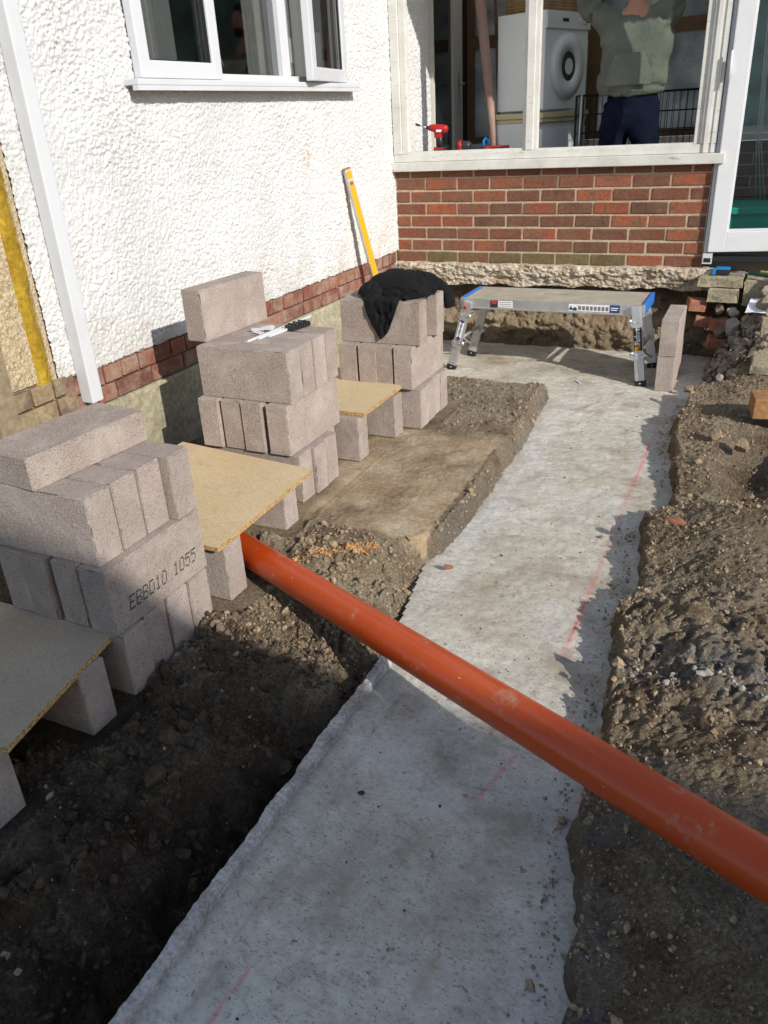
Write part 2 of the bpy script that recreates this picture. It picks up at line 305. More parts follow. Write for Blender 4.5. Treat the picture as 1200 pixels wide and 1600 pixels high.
t.links.new(a.outputs[0], mx.inputs[1]); t.links.new(b_.outputs[0], mx.inputs[2]); t.links.new(mx.outputs[0], o.inputs[0])
# window glass: fresnel mix of clear and mirror
def glass(name, tint):
    m = bpy.data.materials.new(name); m.use_nodes = True; t = m.node_tree; t.nodes.clear()
    o = t.nodes.new('ShaderNodeOutputMaterial'); mx = t.nodes.new('ShaderNodeMixShader'); f = t.nodes.new('ShaderNodeFresnel'); f.inputs[0].default_value = 1.52
    tr = t.nodes.new('ShaderNodeBsdfTransparent'); tr.inputs[0].default_value = (*tint, 1); g = t.nodes.new('ShaderNodeBsdfGlossy'); g.inputs['Roughness'].default_value = 0.01
    ma = t.nodes.new('ShaderNodeMath'); ma.operation = 'MULTIPLY_ADD'; ma.inputs[1].default_value = 1.6; ma.inputs[2].default_value = 0.02
    ge = t.nodes.new('ShaderNodeNewGeometry'); io = t.nodes.new('ShaderNodeMath'); io.operation = 'MULTIPLY_ADD'; io.inputs[1].default_value = 1/1.52-1.52; io.inputs[2].default_value = 1.52
    t.links.new(ge.outputs['Backfacing'], io.inputs[0]); t.links.new(io.outputs[0], f.inputs[0]); ma.inputs[1].default_value = 1.3
    t.links.new(f.outputs[0], ma.inputs[0]); t.links.new(ma.outputs[0], mx.inputs[0]); t.links.new(tr.outputs[0], mx.inputs[1]); t.links.new(g.outputs[0], mx.inputs[2]); t.links.new(mx.outputs[0], o.inputs[0])
    MATS[name] = m
glass('clear_glass', (0.90,0.93,0.92)); glass('tinted_glass', (0.78,0.80,0.80))
M = MATS

# ---------------------------------------------------------------- mesh helpers
class MB:
    """collects shapes into one mesh; each shape may take its own material"""
    def __init__(s): s.v = []; s.f = []; s.mi = []; s.mats = []; s.sm = []
    def mid(s, m):
        if m not in s.mats: s.mats.append(m)
        return s.mats.index(m)
    def add(s, vs, fs, m=None, smooth=False, T=None):
        b = len(s.v)
        for p in vs:
            p = Vector(p)
            if T is not None: p = T @ p
            s.v.append(tuple(p))
        i = s.mid(m)
        for f in fs: s.f.append(tuple(b+q for q in f)); s.mi.append(i); s.sm.append(smooth)
        return s
    def box(s, a, b, m=None, T=None, bev=0.0):
        (x0,y0,z0),(x1,y1,z1) = [tuple(min(p,q) for p,q in zip(a,b)), tuple(max(p,q) for p,q in zip(a,b))]
        if bev <= 0:
            vs = [(x0,y0,z0),(x1,y0,z0),(x1,y1,z0),(x0,y1,z0),(x0,y0,z1),(x1,y0,z1),(x1,y1,z1),(x0,y1,z1)]
            return s.add(vs, [(0,3,2,1),(4,5,6,7),(0,1,5,4),(1,2,6,5),(2,3,7,6),(3,0,4,7)], m, False, T)
        bm = bmesh.new(); bmesh.ops.create_cube(bm, size=1)
        for v in bm.verts: v.co = Vector(((x0+x1)/2+v.co.x*(x1-x0), (y0+y1)/2+v.co.y*(y1-y0), (z0+z1)/2+v.co.z*(z1-z0)))
        bmesh.ops.bevel(bm, geom=list(bm.edges), offset=bev, segments=2, affect='EDGES', profile=0.6)
        vs = [tuple(v.co) for v in bm.verts]; bm.verts.index_update(); fs = [[v.index for v in f.verts] for f in bm.faces]; bm.free()
        return s.add(vs, fs, m, False, T)
    def tube(s, pts, r, m=None, seg=10, cap=True, smooth=True, T=None):
        pts = [Vector(p) for p in pts]; rr = r if isinstance(r, (list,tuple)) else [r]*len(pts)
        vs = []; fs = []; up = None
        for i, p in enumerate(pts):
            d = (pts[min(i+1,len(pts)-1)]-pts[max(i-1,0)]).normalized()
            if up is None: up = Vector((0,0,1)) if abs(d.z) < 0.9 else Vector((1,0,0))
            a = d.cross(up).normalized(); b = a.cross(d).normalized(); up = b
            for q in range(seg):
                t = 2*math.pi*q/seg; vs.append(p + (a*math.cos(t)+b*math.sin(t))*rr[i])
        for i in range(len(pts)-1):
            for q in range(seg):
                A = i*seg+q; B = i*seg+(q+1)%seg; fs.append((A, B, B+seg, A+seg))
        if cap: fs.append(tuple(range(seg))[::-1]); fs.append(tuple((len(pts)-1)*seg+q for q in range(seg)))
        return s.add(vs, fs, m, smooth, T)
    def prism(s, poly, h, m=None, T=None):
        n = len(poly); vs = [(p[0],p[1],0) for p in poly]+[(p[0],p[1],h) for p in poly]
        return s.add(vs, [tuple(range(n))[::-1], tuple(range(n,2*n))]+[(i,(i+1)%n,n+(i+1)%n,n+i) for i in range(n)], m, False, T)
    def build(s, name, parent=None, default=None):
        me = bpy.data.meshes.new(name); me.from_pydata(s.v, [], s.f); 
        for m in s.mats: me.materials.append(M[m] if m else M[default])
        me.polygons.foreach_set('material_index', s.mi); me.polygons.foreach_set('use_smooth', s.sm)
        return link(name, me, parent)
def link(name, me, parent=None, loc=None, rot=None):
    o = bpy.data.objects.new(name, me); C.objects.link(o)
    if parent is not None: o.parent = parent
    if loc is not None: o.location = loc
    if rot is not None: o.rotation_euler = rot
    return o
def empty(name, loc, rz=0.0):
    o = bpy.data.objects.new(name, None); C.objects.link(o); o.location = loc; o.rotation_euler = (0,0,rz); o.empty_display_size = 0.1; return o
def tag(o, label=None, cat=None, group=None, kind=None):
    for a, v in (('label',label),('category',cat),('group',group),('kind',kind)):
        if v: o[a] = v
    return o
def frame(x, y, z):
    """matrix from three axis vectors"""
    m = Matrix.Identity(4)
    for i, a in enumerate((x,y,z)):
        for j in range(3): m[j][i] = a[j]
    return m
def grid_mesh(name, P, material, mask=None, zone=None, smooth=True):
    """P: (n,m,3) array"""
    n, q = P.shape[:2]; me = bpy.data.meshes.new(name)
    idx = np.arange(n*q).reshape(n, q)
    F = np.stack([idx[:-1,:-1], idx[1:,:-1], idx[1:,1:], idx[:-1,1:]], -1).reshape(-1,4)
    if mask is not None: F = F[mask.reshape(-1)]
    me.vertices.add(n*q); me.vertices.foreach_set('co', P.reshape(-1).astype(np.float32))
    me.loops.add(len(F)*4); me.loops.foreach_set('vertex_index', F.reshape(-1).astype(np.int32))
    me.polygons.add(len(F)); me.polygons.foreach_set('loop_start', (np.arange(len(F))*4).astype(np.int32)); me.polygons.foreach_set('loop_total', np.full(len(F),4,np.int32))
    me.polygons.foreach_set('use_smooth', np.full(len(F), smooth))
    me.update(calc_edges=True); me.materials.append(M[material])
    if zone is not None:
        a = me.color_attributes.new('zone', 'FLOAT_COLOR', 'POINT'); a.data.foreach_set('color', zone.reshape(-1).astype(np.float32))
    return me
def text_mesh(s, size, depth=0.0004, bold=0.0):
    cu = bpy.data.curves.new('t', 'FONT'); cu.body = s; cu.size = size; cu.extrude = depth; cu.offset = bold; cu.align_x = 'CENTER'; cu.align_y = 'CENTER'; cu.resolution_u = 3
    o = bpy.data.objects.new('t', cu); C.objects.link(o); bpy.context.view_layer.update()
    me = bpy.data.meshes.new_from_object(o.evaluated_get(bpy.context.evaluated_depsgraph_get())); bpy.data.objects.remove(o); bpy.data.curves.remove(cu)
    return me
def text_obj(name, s, size, material, parent, X, Y, loc, bold=0.0, sx=1.0):
    me = text_mesh(s, size, bold=bold); me.materials.clear(); me.materials.append(M[material]); me.name = name
    X = Vector(X).normalized(); Y = Vector(Y).normalized(); Z = X.cross(Y)
    me.transform(Matrix.Translation(loc) @ frame(X*sx, Y, Z)); return link(name, me, parent)
def rock_mesh(name, seed, sub=2, flat=0.7, ang=0.35):
    r = random.Random(seed); bm = bmesh.new(); bmesh.ops.create_icosphere(bm, subdivisions=sub, radius=1)
    cuts = [(Vector((r.gauss(0,1),r.gauss(0,1),r.gauss(0,1))).normalized(), r.uniform(0.45,0.85)) for _ in range(9)]
    for v in bm.verts:
        for n_, d in cuts:
            t = v.co.dot(n_)-d
            if t > 0: v.co -= n_*t
        v.co *= 1+r.uniform(-0.06,0.06); v.co.z *= flat
    me = bpy.data.meshes.new(name); bm.to_mesh(me); bm.free(); return me

# ================================================================ SETTING
# ---- ground profile -------------------------------------------------
def P(ys, vs): 
    o = np.argsort(ys); ya = np.array(ys)[o]; va = np.array(vs)[o]
    return lambda y: np.interp(y, ya, va)
edge_top = P([-1.1,-1.25,-1.9,-2.7,-3.2,-3.42,-3.6,-3.85,-4.0,-4.15,-4.3,-4.5,-4.7,-5.1,-5.6], [1.45,1.49,1.53,1.578,1.575,1.35,1.28,1.34,1.50,1.60,1.52,1.46,1.38,1.22,1.15])
edge_foot = P([-1.1,-1.9,-2.7,-3.2,-3.6,-3.9,-4.0,-4.2,-5.6], [1.52,1.60,1.63,1.62,1.66,1.69,1.66,1.64,1.64])
ledge_z = P([-1.2,-3.0,-3.7,-4.0,-4.4,-4.9,-5.6], [-.470,-.468,-.488,-.505,-.537,-.575,-.66])
foot_z = P([-1.1,-3.9,-4.02,-4.3,-4.7,-5.2,-5.6], [-.66,-.67,-.80,-.90,-.97,-1.04,-1.06])
bank_x = P([-.82,-1.07,-1.42,-1.7,-2.0,-2.35,-2.59,-2.74,-3.02,-3.26,-3.49,-3.67,-3.84,-4.09,-4.4,-4.7,-4.9,-5.6], [2.34,2.285,2.275,2.26,2.30,2.335,2.35,2.275,2.30,2.33,2.305,2.33,2.345,2.37,2.36,2.43,2.455,2.50])
bank_z = P([-1.0,-1.3,-1.7,-2.0,-2.5,-2.8,-3.6,-4.2,-5.6], [-.47,-.478,-.468,-.488,-.525,-.488,-.500,-.500,-.50])
BLK = [(0.45,1.02,-4.44,-3.94,-.537),(0.5,1.0,-3.24,-2.75,-.4565),(0.58,1.12,-2.24,-1.76,-.468),(0.6,1.12,-3.95,-3.78,-.49),(0.55,1.02,-3.43,-3.28,-.475),
       (0.55,1.0,-2.74,-2.58,-.463),(0.6,1.03,-2.38,-2.21,-.468),(0.6,1.07,-4.6,-4.45,-.56),(0.6,1.07,-4.96,-4.83,-.575)]
x0, x1, y0, y1, st = -0.05, 3.30, -5.66, -0.02, 0.0062
gx = np.arange(x0, x1, st); gy = np.arange(y0, y1, st); X, Y = np.meshgrid(gx, gy, indexing='ij')
wob = 0.035*fbm(X*7, Y*7, 3, 4)+0.012*fbm(X*30, Y*30, 5, 3)
et = edge_top(Y)+wob*0.55; ef = edge_foot(Y)+wob*0.5
near = sst(-3.9, -4.15, Y)
wet = sst(-4.0, -4.45, Y+.12*fbm(X*5,Y*5,17,3))  # near-left mask: moist soil and the foreground shade painted into its colour
t = np.clip((X-et)/np.maximum(ef-et, 0.02), 0, 1)
pr = np.where(near > 0, t**1.25, t*t*(3-2*t)); 
zl = ledge_z(Y); zf = foot_z(Y)
collapse = sst(-3.3, -3.5, Y)*(1-sst(-3.95, -4.1, Y))
pr = pr*(1-collapse)+collapse*np.clip(t,0,1)**2.2
Zleft = zl+(zf-zl)*pr
# far end of the ledge falls to the concrete
Zleft = Zleft+(-.66-Zleft)*sst(-1.30, -1.10, Y+0.05*fbm(X*6, Y*6, 21))
bx = bank_x(Y)+wob*1.1; zr = bank_z(Y)
rise = sst(0, 1, (X-bx+0.0)/0.05)
Zr = zr+0.085*sst(0.02, 0.42, X-bx)
Zright = -.66+(Zr+.66)*rise
north = sst(-1.08, -0.85, Y)
Zn = -.66+(0.26*sst(2.36, 2.60, X+0.08*fbm(X*5,Y*5,31)))*1.0+0.12*sst(2.5,2.9,X)+0.16*sst(2.36,2.55,X)*sst(-.65,-.15,Y)
Zright = Zright*(1-north)+Zn*north
hole = np.exp(-(((X-2.70)/0.14)**2+((Y+2.15)/0.34)**2))*0.16+np.exp(-(((X-2.78)/0.2)**2+((Y+1.55)/0.3)**2))*0.10
Zright = Zright-hole*rise
side = sst(1.9, 2.0, X)
Z = Zleft*(1-side)+Zright*side
# slab patch on the ledge
slab = sst(0.85, 0.93, X)*(1-sst(1.535, 1.555, X+0.02*fbm(X*8,Y*8,51)))*sst(-3.36, -3.30, Y+0.07*fbm(X*5,Y*5,52)-0.12*np.clip(1.3-X,0,1))*(1-sst(-2.28,-2.15,Y+0.08*fbm(X*7,Y*7,53)))
slab = slab*(1-side)*np.clip(.72+.9*fbm(X*6,Y*6,54,5),.25,1)
# roughness
onledge = (1-pr)
amp = np.ones_like(X)
flatd = np.zeros_like(X); zfl = np.zeros_like(X)
for (a,b,cc,d,z) in BLK:
    q = sst(a-.05,a,X)*(1-sst(b,b+.05,X))*sst(cc-.05,cc,Y)*(1-sst(d,d+.05,Y)); flatd = np.maximum(flatd, q); zfl = np.where(q > 0.02, z-0.004, zfl)
rough = 0.024*fbm(X*4, Y*4, 1, 3)+0.013*fbm(X*16, Y*16, 2, 4)+0.010*fbm(X*55, Y*55, 4, 3)
wx = X+.014*fbm(X*22,Y*22,13,3); wy = Y+.014*fbm(X*22,Y*22,14,3)
cl = clods(wx, wy, 0.075, 1, 0.22)*0.34+clods(wx, wy, 0.038, 2, 0.4)*0.42+clods(X, Y, 0.022, 3, 0.55)*0.5
gravel = sst(-2.1, -1.95, Y+0.1*fbm(X*5,Y*5,61))*(1-side)
shade = near*(1-side)
amt = 0.40+0.45*shade+0.05*rise*side+0.35*collapse+0.10*gravel
amt = amt*(1-0.88*slab)
ptch = np.clip(.5+1.6*fbm(X*3.3,Y*3.3,15,3),0,1)
crease = np.abs(fbm(wx*7.5+.6*fbm(X*5,Y*5,18,2), wy*7.5, 19, 4)); crease2 = np.abs(fbm(X*19, Y*19+.5*fbm(X*12,Y*12,20,2), 22, 4))
bil = .075*(np.sqrt(crease)-.45)*(.22+.78*shade+.25*collapse-.10*rise*side)+.022*(np.sqrt(crease2)-.45)*(.45+.5*shade+.4*collapse)
bil = bil-.10*shade*np.exp(-(((X-1.50)/.10)**2+((Y+4.33)/.11)**2))-.05*shade*np.exp(-(((X-1.33)/.12)**2+((Y+4.75)/.10)**2))
R_ = bil*(1-slab)+rough*amt+0.006*fbm(X*95,Y*95,16,2)*(1-slab)+cl*(0.12+0.42*shade+0.18*side*ptch+0.50*collapse+0.20*gravel)*(1-0.97*slab)
facefac = np.clip(4*t*(1-t), 0, 1)*(1-side)+side*np.clip(4*rise*(1-rise), 0, 1)
R_ = R_+facefac*(0.03*fbm(X*25, Y*25, 8, 4)+clods(wx,wy,0.05,12,0.6)*0.4)
# cracks in the broken ground near the pipe
cr = np.abs(fbm(X*6+2*fbm(X*3,Y*3,71), Y*6, 72, 4)); R_ = R_-0.03*(1-sst(0.0, 0.07, cr))*np.maximum(collapse, 0.5*shade)*(1-slab)
Z = Z+R_*(1-flatd)
Z = Z*(1-flatd)+zfl*flatd
# keep the buried bed below the concrete sheet
bed = ((X > ef+0.03) & (X < bx-0.01) & (Y > -4.0)) | ((X > 1.74) & (X < bx-0.01) & (Y <= -4.0))
Z = np.where(bed & (side < 1.01) & (Z > -.615) & (rise < 0.05), -.625, Z)
backbed = (Y > -1.02) & (X < 2.34); Z = np.where(backbed, np.minimum(Z, -.625), Z)
Z = Z-0.30*0*X
chalk = np.zeros_like(X)
gb = np.exp(-(((Y+3.78+0.18*(X-2.6)+.05*fbm(X*8,Y*8,82))/0.095)**2))*sst(2.33, 2.46, X)*(0.75+0.9*fbm(X*9,Y*9,81)+0.2)
chalk = np.maximum(chalk, gb)
chalk = np.maximum(chalk, 0.9*np.exp(-(((X-edge_foot(Y)+0.01)/0.04)**2))*sst(-3.95,-3.7,Y)*(1-sst(-1.2,-1.0,Y)))
chalk = np.maximum(chalk, 0.5*gravel*(0.5+fbm(X*6,Y*6,83)))
chalk = np.maximum(chalk, 0.95*np.exp(-(((X-bank_x(Y)-0.06)/0.06)**2))*sst(-5.0,-4.75,Y)*(1-sst(-4.45,-4.3,Y))*(0.55+1.1*fbm(X*12,Y*12,84)))
chalk = np.maximum(chalk, 0.6*sst(0.15,0.45,fbm(X*3.1,Y*3.1,87))*side*sst(-4.1,-4.25,Y)*sst(-4.8,-4.6,Y))
for (qx,qy,qr,qa) in ((2.44,-4.45,.05,1.0),(2.43,-4.55,.04,1.0),(2.47,-4.72,.05,.8),(2.52,-4.42,.05,.6)): chalk = np.maximum(chalk, qa*np.exp(-((X-qx)**2+(Y-qy)**2)/qr**2)*(.7+1.1*fbm(X*22,Y*22,88,4)))
damp_shade = np.clip(wet*(1-side)*(0.9+.5*sst(.25,.8,t))+0.55*hole/0.16*side+0.5*sst(0.1,0.9,facefac)*side*0.6+0.5*sst(-4.5,-4.9,Y)*side, 0, 1)*(1-chalk*0.6)  # moist earth plus painted shade in the foreground, dip and bank face
zone = np.stack([np.clip(slab,0,1), np.clip(chalk,0,1), damp_shade, np.ones_like(X)], -1)
# orange crumbly rim of the slab
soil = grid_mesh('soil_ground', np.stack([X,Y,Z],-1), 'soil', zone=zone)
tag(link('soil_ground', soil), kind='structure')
SOIL = (gx, gy, Z)
def soil_z(x, y):
    i = int(np.clip((x-x0)/st, 0, len(gx)-1)); j = int(np.clip((y-y0)/st, 0, len(gy)-1)); return float(Z[i,j])
# garden beyond, out to the horizon
b = MB(); g = -0.45
for a in (((-60,-60),(60,y0+.02)), ((-60,y0+.02),(x0+.02,60)), ((x1-.02,y0+.02),(60,60)), ((x0+.02,-0.05),(x1-.02,60))):
    (ax,ay),(bx_,by) = a; zz = g-0.25 if ax == x0+.02 else g
    b.add([(ax,ay,zz),(bx_,ay,zz),(bx_,by,zz),(ax,by,zz)], [(0,1,2,3)], 'soil')
tag(b.build('garden_ground'), kind='structure')

# ---- concrete footing strip -----------------------------------------
s2 = 0.009
cx = np.arange(0.02, 2.80, s2); cy = np.arange(-5.66, 0.06, s2); CX, CY = np.meshgrid(cx, cy, indexing='ij')
CZ = -.58+0.006*fbm(CX*5,CY*5,91,3)+0.0024*fbm(CX*40,CY*40,92,3)+0.0035*fbm(CX*9+2*CY,CY*26,97,3)*sst(-4.0,-3.4,CY)+0.012*np.exp(-((CX-1.72)/0.05)**2)*sst(-3.9,-4.1,CY)
# trowel groove beside the lip and a footprint in the far end
CZ -= 0.010*np.exp(-((CX-(1.775+0.012*fbm(CY*3,CY*0,93)))/0.012)**2)*sst(-3.95,-4.1,CY)
CZ += 0.012*np.clip(fbm(CX*22,CY*10,94,3),0,1)*np.exp(-(((CX-1.80)/0.10)**2+((CY+1.35)/0.30)**2))
lx = np.where(CY < -3.96, 1.685, np.interp(CY, [-3.96,-3.7,-3.3,-3.1], [1.68,1.62,1.55,1.44])); lx = np.where(CY > -1.35, 0.02, lx)
keep = (CX > lx)
km = keep[:-1,:-1] & keep[1:,1:]
stain = 0*CX
for (sx_, sy_, r1, r2, a_) in ((2.10,-2.02,.035,.07,.7),(2.197,-4.85,.02,.06,.7),(2.22,-4.78,.02,.03,.6),(2.387,-4.645,.02,.022,1.0),(0.95,-.52,.12,.045,.8),(2.30,-4.56,.012,.014,1.0),(2.2,-4.70,.014,.02,.5),(1.98,-1.28,.03,.03,.6)):
    stain = np.maximum(stain, a_*np.exp(-(((CX-sx_)/r1)**2+((CY-sy_)/r2)**2))*(0.6+0.9*fbm(CX*40,CY*40,95)))
lait = np.exp(-((CX-1.66)/0.07)**2)*sst(-3.8,-3.4,CY)*(1-sst(-1.3,-1.1,CY))+0.75*sst(0.05,0.35,fbm(CX*3.2,CY*3.2+2*CX,96,5))*sst(-1.0,-2.0,CY)+.8*np.exp(-((CX-2.36-.05*(CY<-4.5))/0.07)**2)*sst(-4.3,-4.5,CY)
red = np.exp(-((CX-(2.195-0.006*(CY+3)))/0.0027)**2)*(0.85+.5*fbm(CY*12,CX*0,98))*(((CY > -2.0)&(CY < -1.45))|((CY > -2.45)&(CY < -2.0)&(CX>0))|((CY>-3.62)&(CY<-2.95)))*0.95
red = red*.75; red = np.maximum(red, 0.22*np.exp(-((CX-(2.195-0.006*(CY+3)))/0.012)**2)*(CY > -3.7))
red = np.maximum(red, 0.5*np.exp(-((CX-(2.165+0.25*(CY+4.26)))/0.005)**2)*((CY > -4.37)&(CY < -4.17)))
red = np.maximum(red, 0.5*np.exp(-((CX-(1.842+0.10*(CY+5.05)))/0.004)**2)*((CY > -5.13)&(CY < -4.98)))
cz = np.stack([np.clip(stain,0,1), np.clip(lait*0.75,0,1), np.clip(red,0,1), np.ones_like(CX)], -1)
me = grid_mesh('concrete_footing', np.stack([CX,CY,CZ],-1), 'footing_concrete', mask=km, zone=cz)
tag(link('concrete_footing', me), kind='structure')
# lip along the left edge of the near strip
ly = np.arange(-5.66, -3.93, 0.005); prof = [(-0.004,-0.75),(-0.002,-0.60),(0.000,-0.552),(0.001,-0.545),(0.003,-0.5445),(0.013,-0.544),(0.024,-0.5445),(0.027,-0.546),(0.030,-0.550),(0.031,-0.565),(0.033,-0.577),(0.044,-0.5845)]
LP = np.zeros((len(prof), len(ly), 3))
for i, (a, z) in enumerate(prof):
    wv = 0.010*fbm(ly*3, ly*0+2, 101, 3)+0.004*fbm(ly*20, ly*0+(2 if i < 6 else 7), 102, 4)+.0025*fbm(ly*90,ly*0+i*.1,104,2)-.006*np.clip(fbm(ly*12,ly*0,105,2)-.3,0,1)*(i<5)*-3
    LP[i,:,0] = 1.668+a*1.0+wv; LP[i,:,1] = ly; LP[i,:,2] = z+0.0045*fbm(ly*14, ly*0+i*0.35, 103, 4)+.0015*fbm(ly*80,ly*0+i,106,2)
me = grid_mesh('concrete_lip', LP, 'lip_mortar', smooth=False); tag(link('concrete_lip', me), kind='structure')

# ---- loose stones and clods -----------------------------------------
def scatter(name, label, material, n, fpos, size, seed, sub=1, sink=0.3):
    r = random.Random(seed); protos = []
    for q in range(5):
        me = rock_mesh('tmp', seed*10+q, sub, r.uniform(0.55,0.85)); vs = np.array([v.co[:] for v in me.vertices]); fs = np.array([p.vertices[:] for p in me.polygons]); protos.append((vs, fs)); bpy.data.meshes.remove(me)
    V = []; F = []; off = 0
    for _ in range(n):
        p = fpos(r)
        if p is None: continue
        x, y = p[:2]; s = size(r); z = (p[2] if len(p) > 2 else soil_z(x, y))+s*(0.5-sink)
        vs, fs = protos[r.randrange(5)]
        E_ = np.array(Euler((r.uniform(0,6.3),r.uniform(0,6.3),r.uniform(0,6.3))).to_matrix())
        sc = np.array([s*r.uniform(.7,1.2), s*r.uniform(.7,1.2), s*r.uniform(.6,1)])
        V.append((vs*sc)@E_.T+np.array([x,y,z])); F.append(fs+off); off += len(vs)
    V = np.concatenate(V); F = np.concatenate(F); me = bpy.data.meshes.new(name)
    me.from_pydata(V.tolist(), [], F.tolist()); me.materials.append(M[material]); me.update()
    o = link(name, me); tag(o, label, 'stones' if 'stone' in name else 'earth', kind='stuff'); return o
def inblk(x, y): return any(a-.03 < x < b+.03 and c_-.03 < y < d+.03 for (a,b,c_,d,z) in BLK)
def left_shade(r):
    y = r.uniform(-5.5,-3.95); x = r.uniform(0.9, edge_foot(y)-0.01)
    return None if inblk(x,y) else (x,y)
def right_bank(r):
    y = r.uniform(-5.3,-1.0); x = bank_x(y)+abs(r.gauss(0,0.35)); return (x,y) if x < 3.2 else None
def bank_edge(r):
    y = r.uniform(-5.3,-1.0); x = bank_x(y)+r.gauss(0.02,0.035); return (x,y)
def mound(r):
    x = r.uniform(0.95,1.55); y = r.uniform(-2.1,-1.25); return None if inblk(x,y) else (x,y)
def broken(r):
    x = r.uniform(1.1,1.64); y = r.uniform(-4.1,-3.3); return None if inblk(x,y) else (x,y)
def ledgefoot(r):
    y = r.uniform(-3.9,-1.2); return (edge_foot(y)+r.gauss(-0.02,0.02), y)
lg = lambda a, b_: (lambda r: a*math.exp(r.gauss(0, b_)))
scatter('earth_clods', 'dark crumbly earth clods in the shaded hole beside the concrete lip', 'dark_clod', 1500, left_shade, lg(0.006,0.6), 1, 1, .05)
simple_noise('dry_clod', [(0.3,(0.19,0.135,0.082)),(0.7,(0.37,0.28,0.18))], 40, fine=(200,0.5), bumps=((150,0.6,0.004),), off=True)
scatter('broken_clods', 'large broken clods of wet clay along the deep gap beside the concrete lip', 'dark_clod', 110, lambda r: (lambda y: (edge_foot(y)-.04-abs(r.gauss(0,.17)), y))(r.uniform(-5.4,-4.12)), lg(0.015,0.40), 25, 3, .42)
scatter('bank_clods', 'brown clods of earth on the right bank of the trench', 'dry_clod', 2600, lambda r: right_bank(r) if r.random() < .6 else bank_edge(r), lg(0.0050,0.55), 2, 1, .1)
scatter('bank_crumbs', 'fine dry earth crumbs covering the right bank', 'dry_clod', 9000, lambda r: (lambda y: (bank_x(y)+.01+r.random()**1.5*.75, y))(r.uniform(-4.9,-1.0)), lg(0.0026,0.45), 21, 1, .1)
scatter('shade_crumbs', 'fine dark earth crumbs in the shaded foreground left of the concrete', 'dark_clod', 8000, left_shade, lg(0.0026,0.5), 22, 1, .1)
scatter('ledge_crumbs', 'fine brown crumbs over the ledge around the orange pipe', 'dry_clod', 5000, lambda r: broken(r) if r.random() < .5 else mound(r) if r.random() < .5 else ledgefoot(r), lg(0.0028,0.45), 23, 1, .2)
simple_noise('orange_dust', [(0.3,(0.42,0.20,0.07)),(0.7,(0.62,0.36,0.16))], 60)
scatter('orange_grit', 'orange sandy grit along the broken slab edge by the orange pipe', 'orange_dust', 1500, lambda r: (lambda t_: (1.16+.24*t_+r.gauss(0,.018), -3.62+.22*t_**.7+r.gauss(0,.016)))(r.random()), lg(0.0030,0.45), 24, 1, .2)
scatter('bank_stones', 'small pale stones scattered over the right bank', 'stone', 500, right_bank, lg(0.0045,0.5), 3)
scatter('gravel_stones', 'grey gravel stones on the mound behind the chipboard', 'stone', 700, mound, lg(0.0055,0.45), 4)
scatter('broken_earth', 'crumbled brown earth where the ledge has broken by the orange pipe', 'dry_clod', 1100, lambda r: broken(r) if r.random() < .7 else ledgefoot(r), lg(0.007,0.55), 5)
scatter('chalk_stones', 'line of pale grey stones crossing the right bank', 'pale_stone', 110, lambda r: (lambda x: (x, -3.86-0.18*(x-2.6)+r.gauss(0,0.02)))(r.uniform(2.38,2.95)), lg(0.009,0.4), 6)
scatter('pit_stones', 'few pale pebbles among the dark earth in the foreground', 'stone', 200, left_shade, lg(0.0042,0.55), 8)
scatter('footing_crumbs', 'crumbs of dark earth spilt on the concrete at the foot of the bank', 'dry_clod', 900, lambda r: (lambda y: (bank_x(y)-abs(r.gauss(0,0.035))-0.0, y, -.58))(r.uniform(-5.2,-1.1)), lg(0.0034,0.5), 9)
scatter('scattered_crumbs', 'tiny specks of soil lying on the concrete footing', 'dark_clod', 260, lambda r: (r.uniform(1.78,2.3), r.uniform(-5.3,-1.2), -.58), lg(0.0025,0.45), 10)

# ================================================================ HOUSE (white rendered)
house = empty('white_house', (0,0,-.5)); tag(house, 'white roughcast rendered house wall with a plastic window over a low brick band', 'house')
H0 = Matrix.Translation((0,0,0.5))     # world -> house local
def hs(o): o.matrix_parent_inverse = Matrix.Translation((0,0,0.5)); return o
yy = np.arange(-3.48, 0.735, 0.0042); zz = np.concatenate([np.arange(0.078, 1.80, 0.0042), np.arange(1.80, 2.26, 0.03)]); YY, ZZ = np.meshgrid(yy, zz, indexing='ij')
D = clods(YY, ZZ, 0.0125, 201, 0.9)*0.42+clods(YY+3, ZZ, 0.0092, 202, 0.75)*0.42+.0026*fbm(YY*60,ZZ*60,208,4)+0.0022*fbm(YY*90,ZZ*90,203,3)+0.004*fbm(YY*3,ZZ*3,204,3)
D = D*(1.35+0.6*fbm(YY*4,ZZ*4,207,2))
ragged = (ZZ-0.078 < 0.006+0.008*fbm(YY*25, YY*0, 205)) 
D = np.where(ZZ < 0.085, D*0.4, D)
win = (YY > -2.70) & (YY < -0.725) & (ZZ > 1.165)
cellmask = ~(win[:-1,:-1] | win[1:,1:] | ragged[:-1,1:] | ((ZZ[:-1,:-1] > 1.20) & (ZZ[:-1,:-1] > 99)))
me = grid_mesh('render_coat', np.stack([D, YY, ZZ], -1), 'white_render', mask=cellmask)
hs(link('render_coat', me, house))
b = MB()
b.box((-.12,-3.48,-1.0),(-.012,-2.70,2.25),'pinkish_mortar'); b.box((-.12,-2.70,-1.0),(-.012,-.725,1.16),'pinkish_mortar'); b.box((-.12,-.725,-1.0),(-.012,.735,2.25),'pinkish_mortar')
b.box((-.12,-3.48,2.252),(0.0,2.6,4.6),'white_render'); b.box((-.12,1.9,-1.0),(-.012,2.6,2.25),'pinkish_mortar')
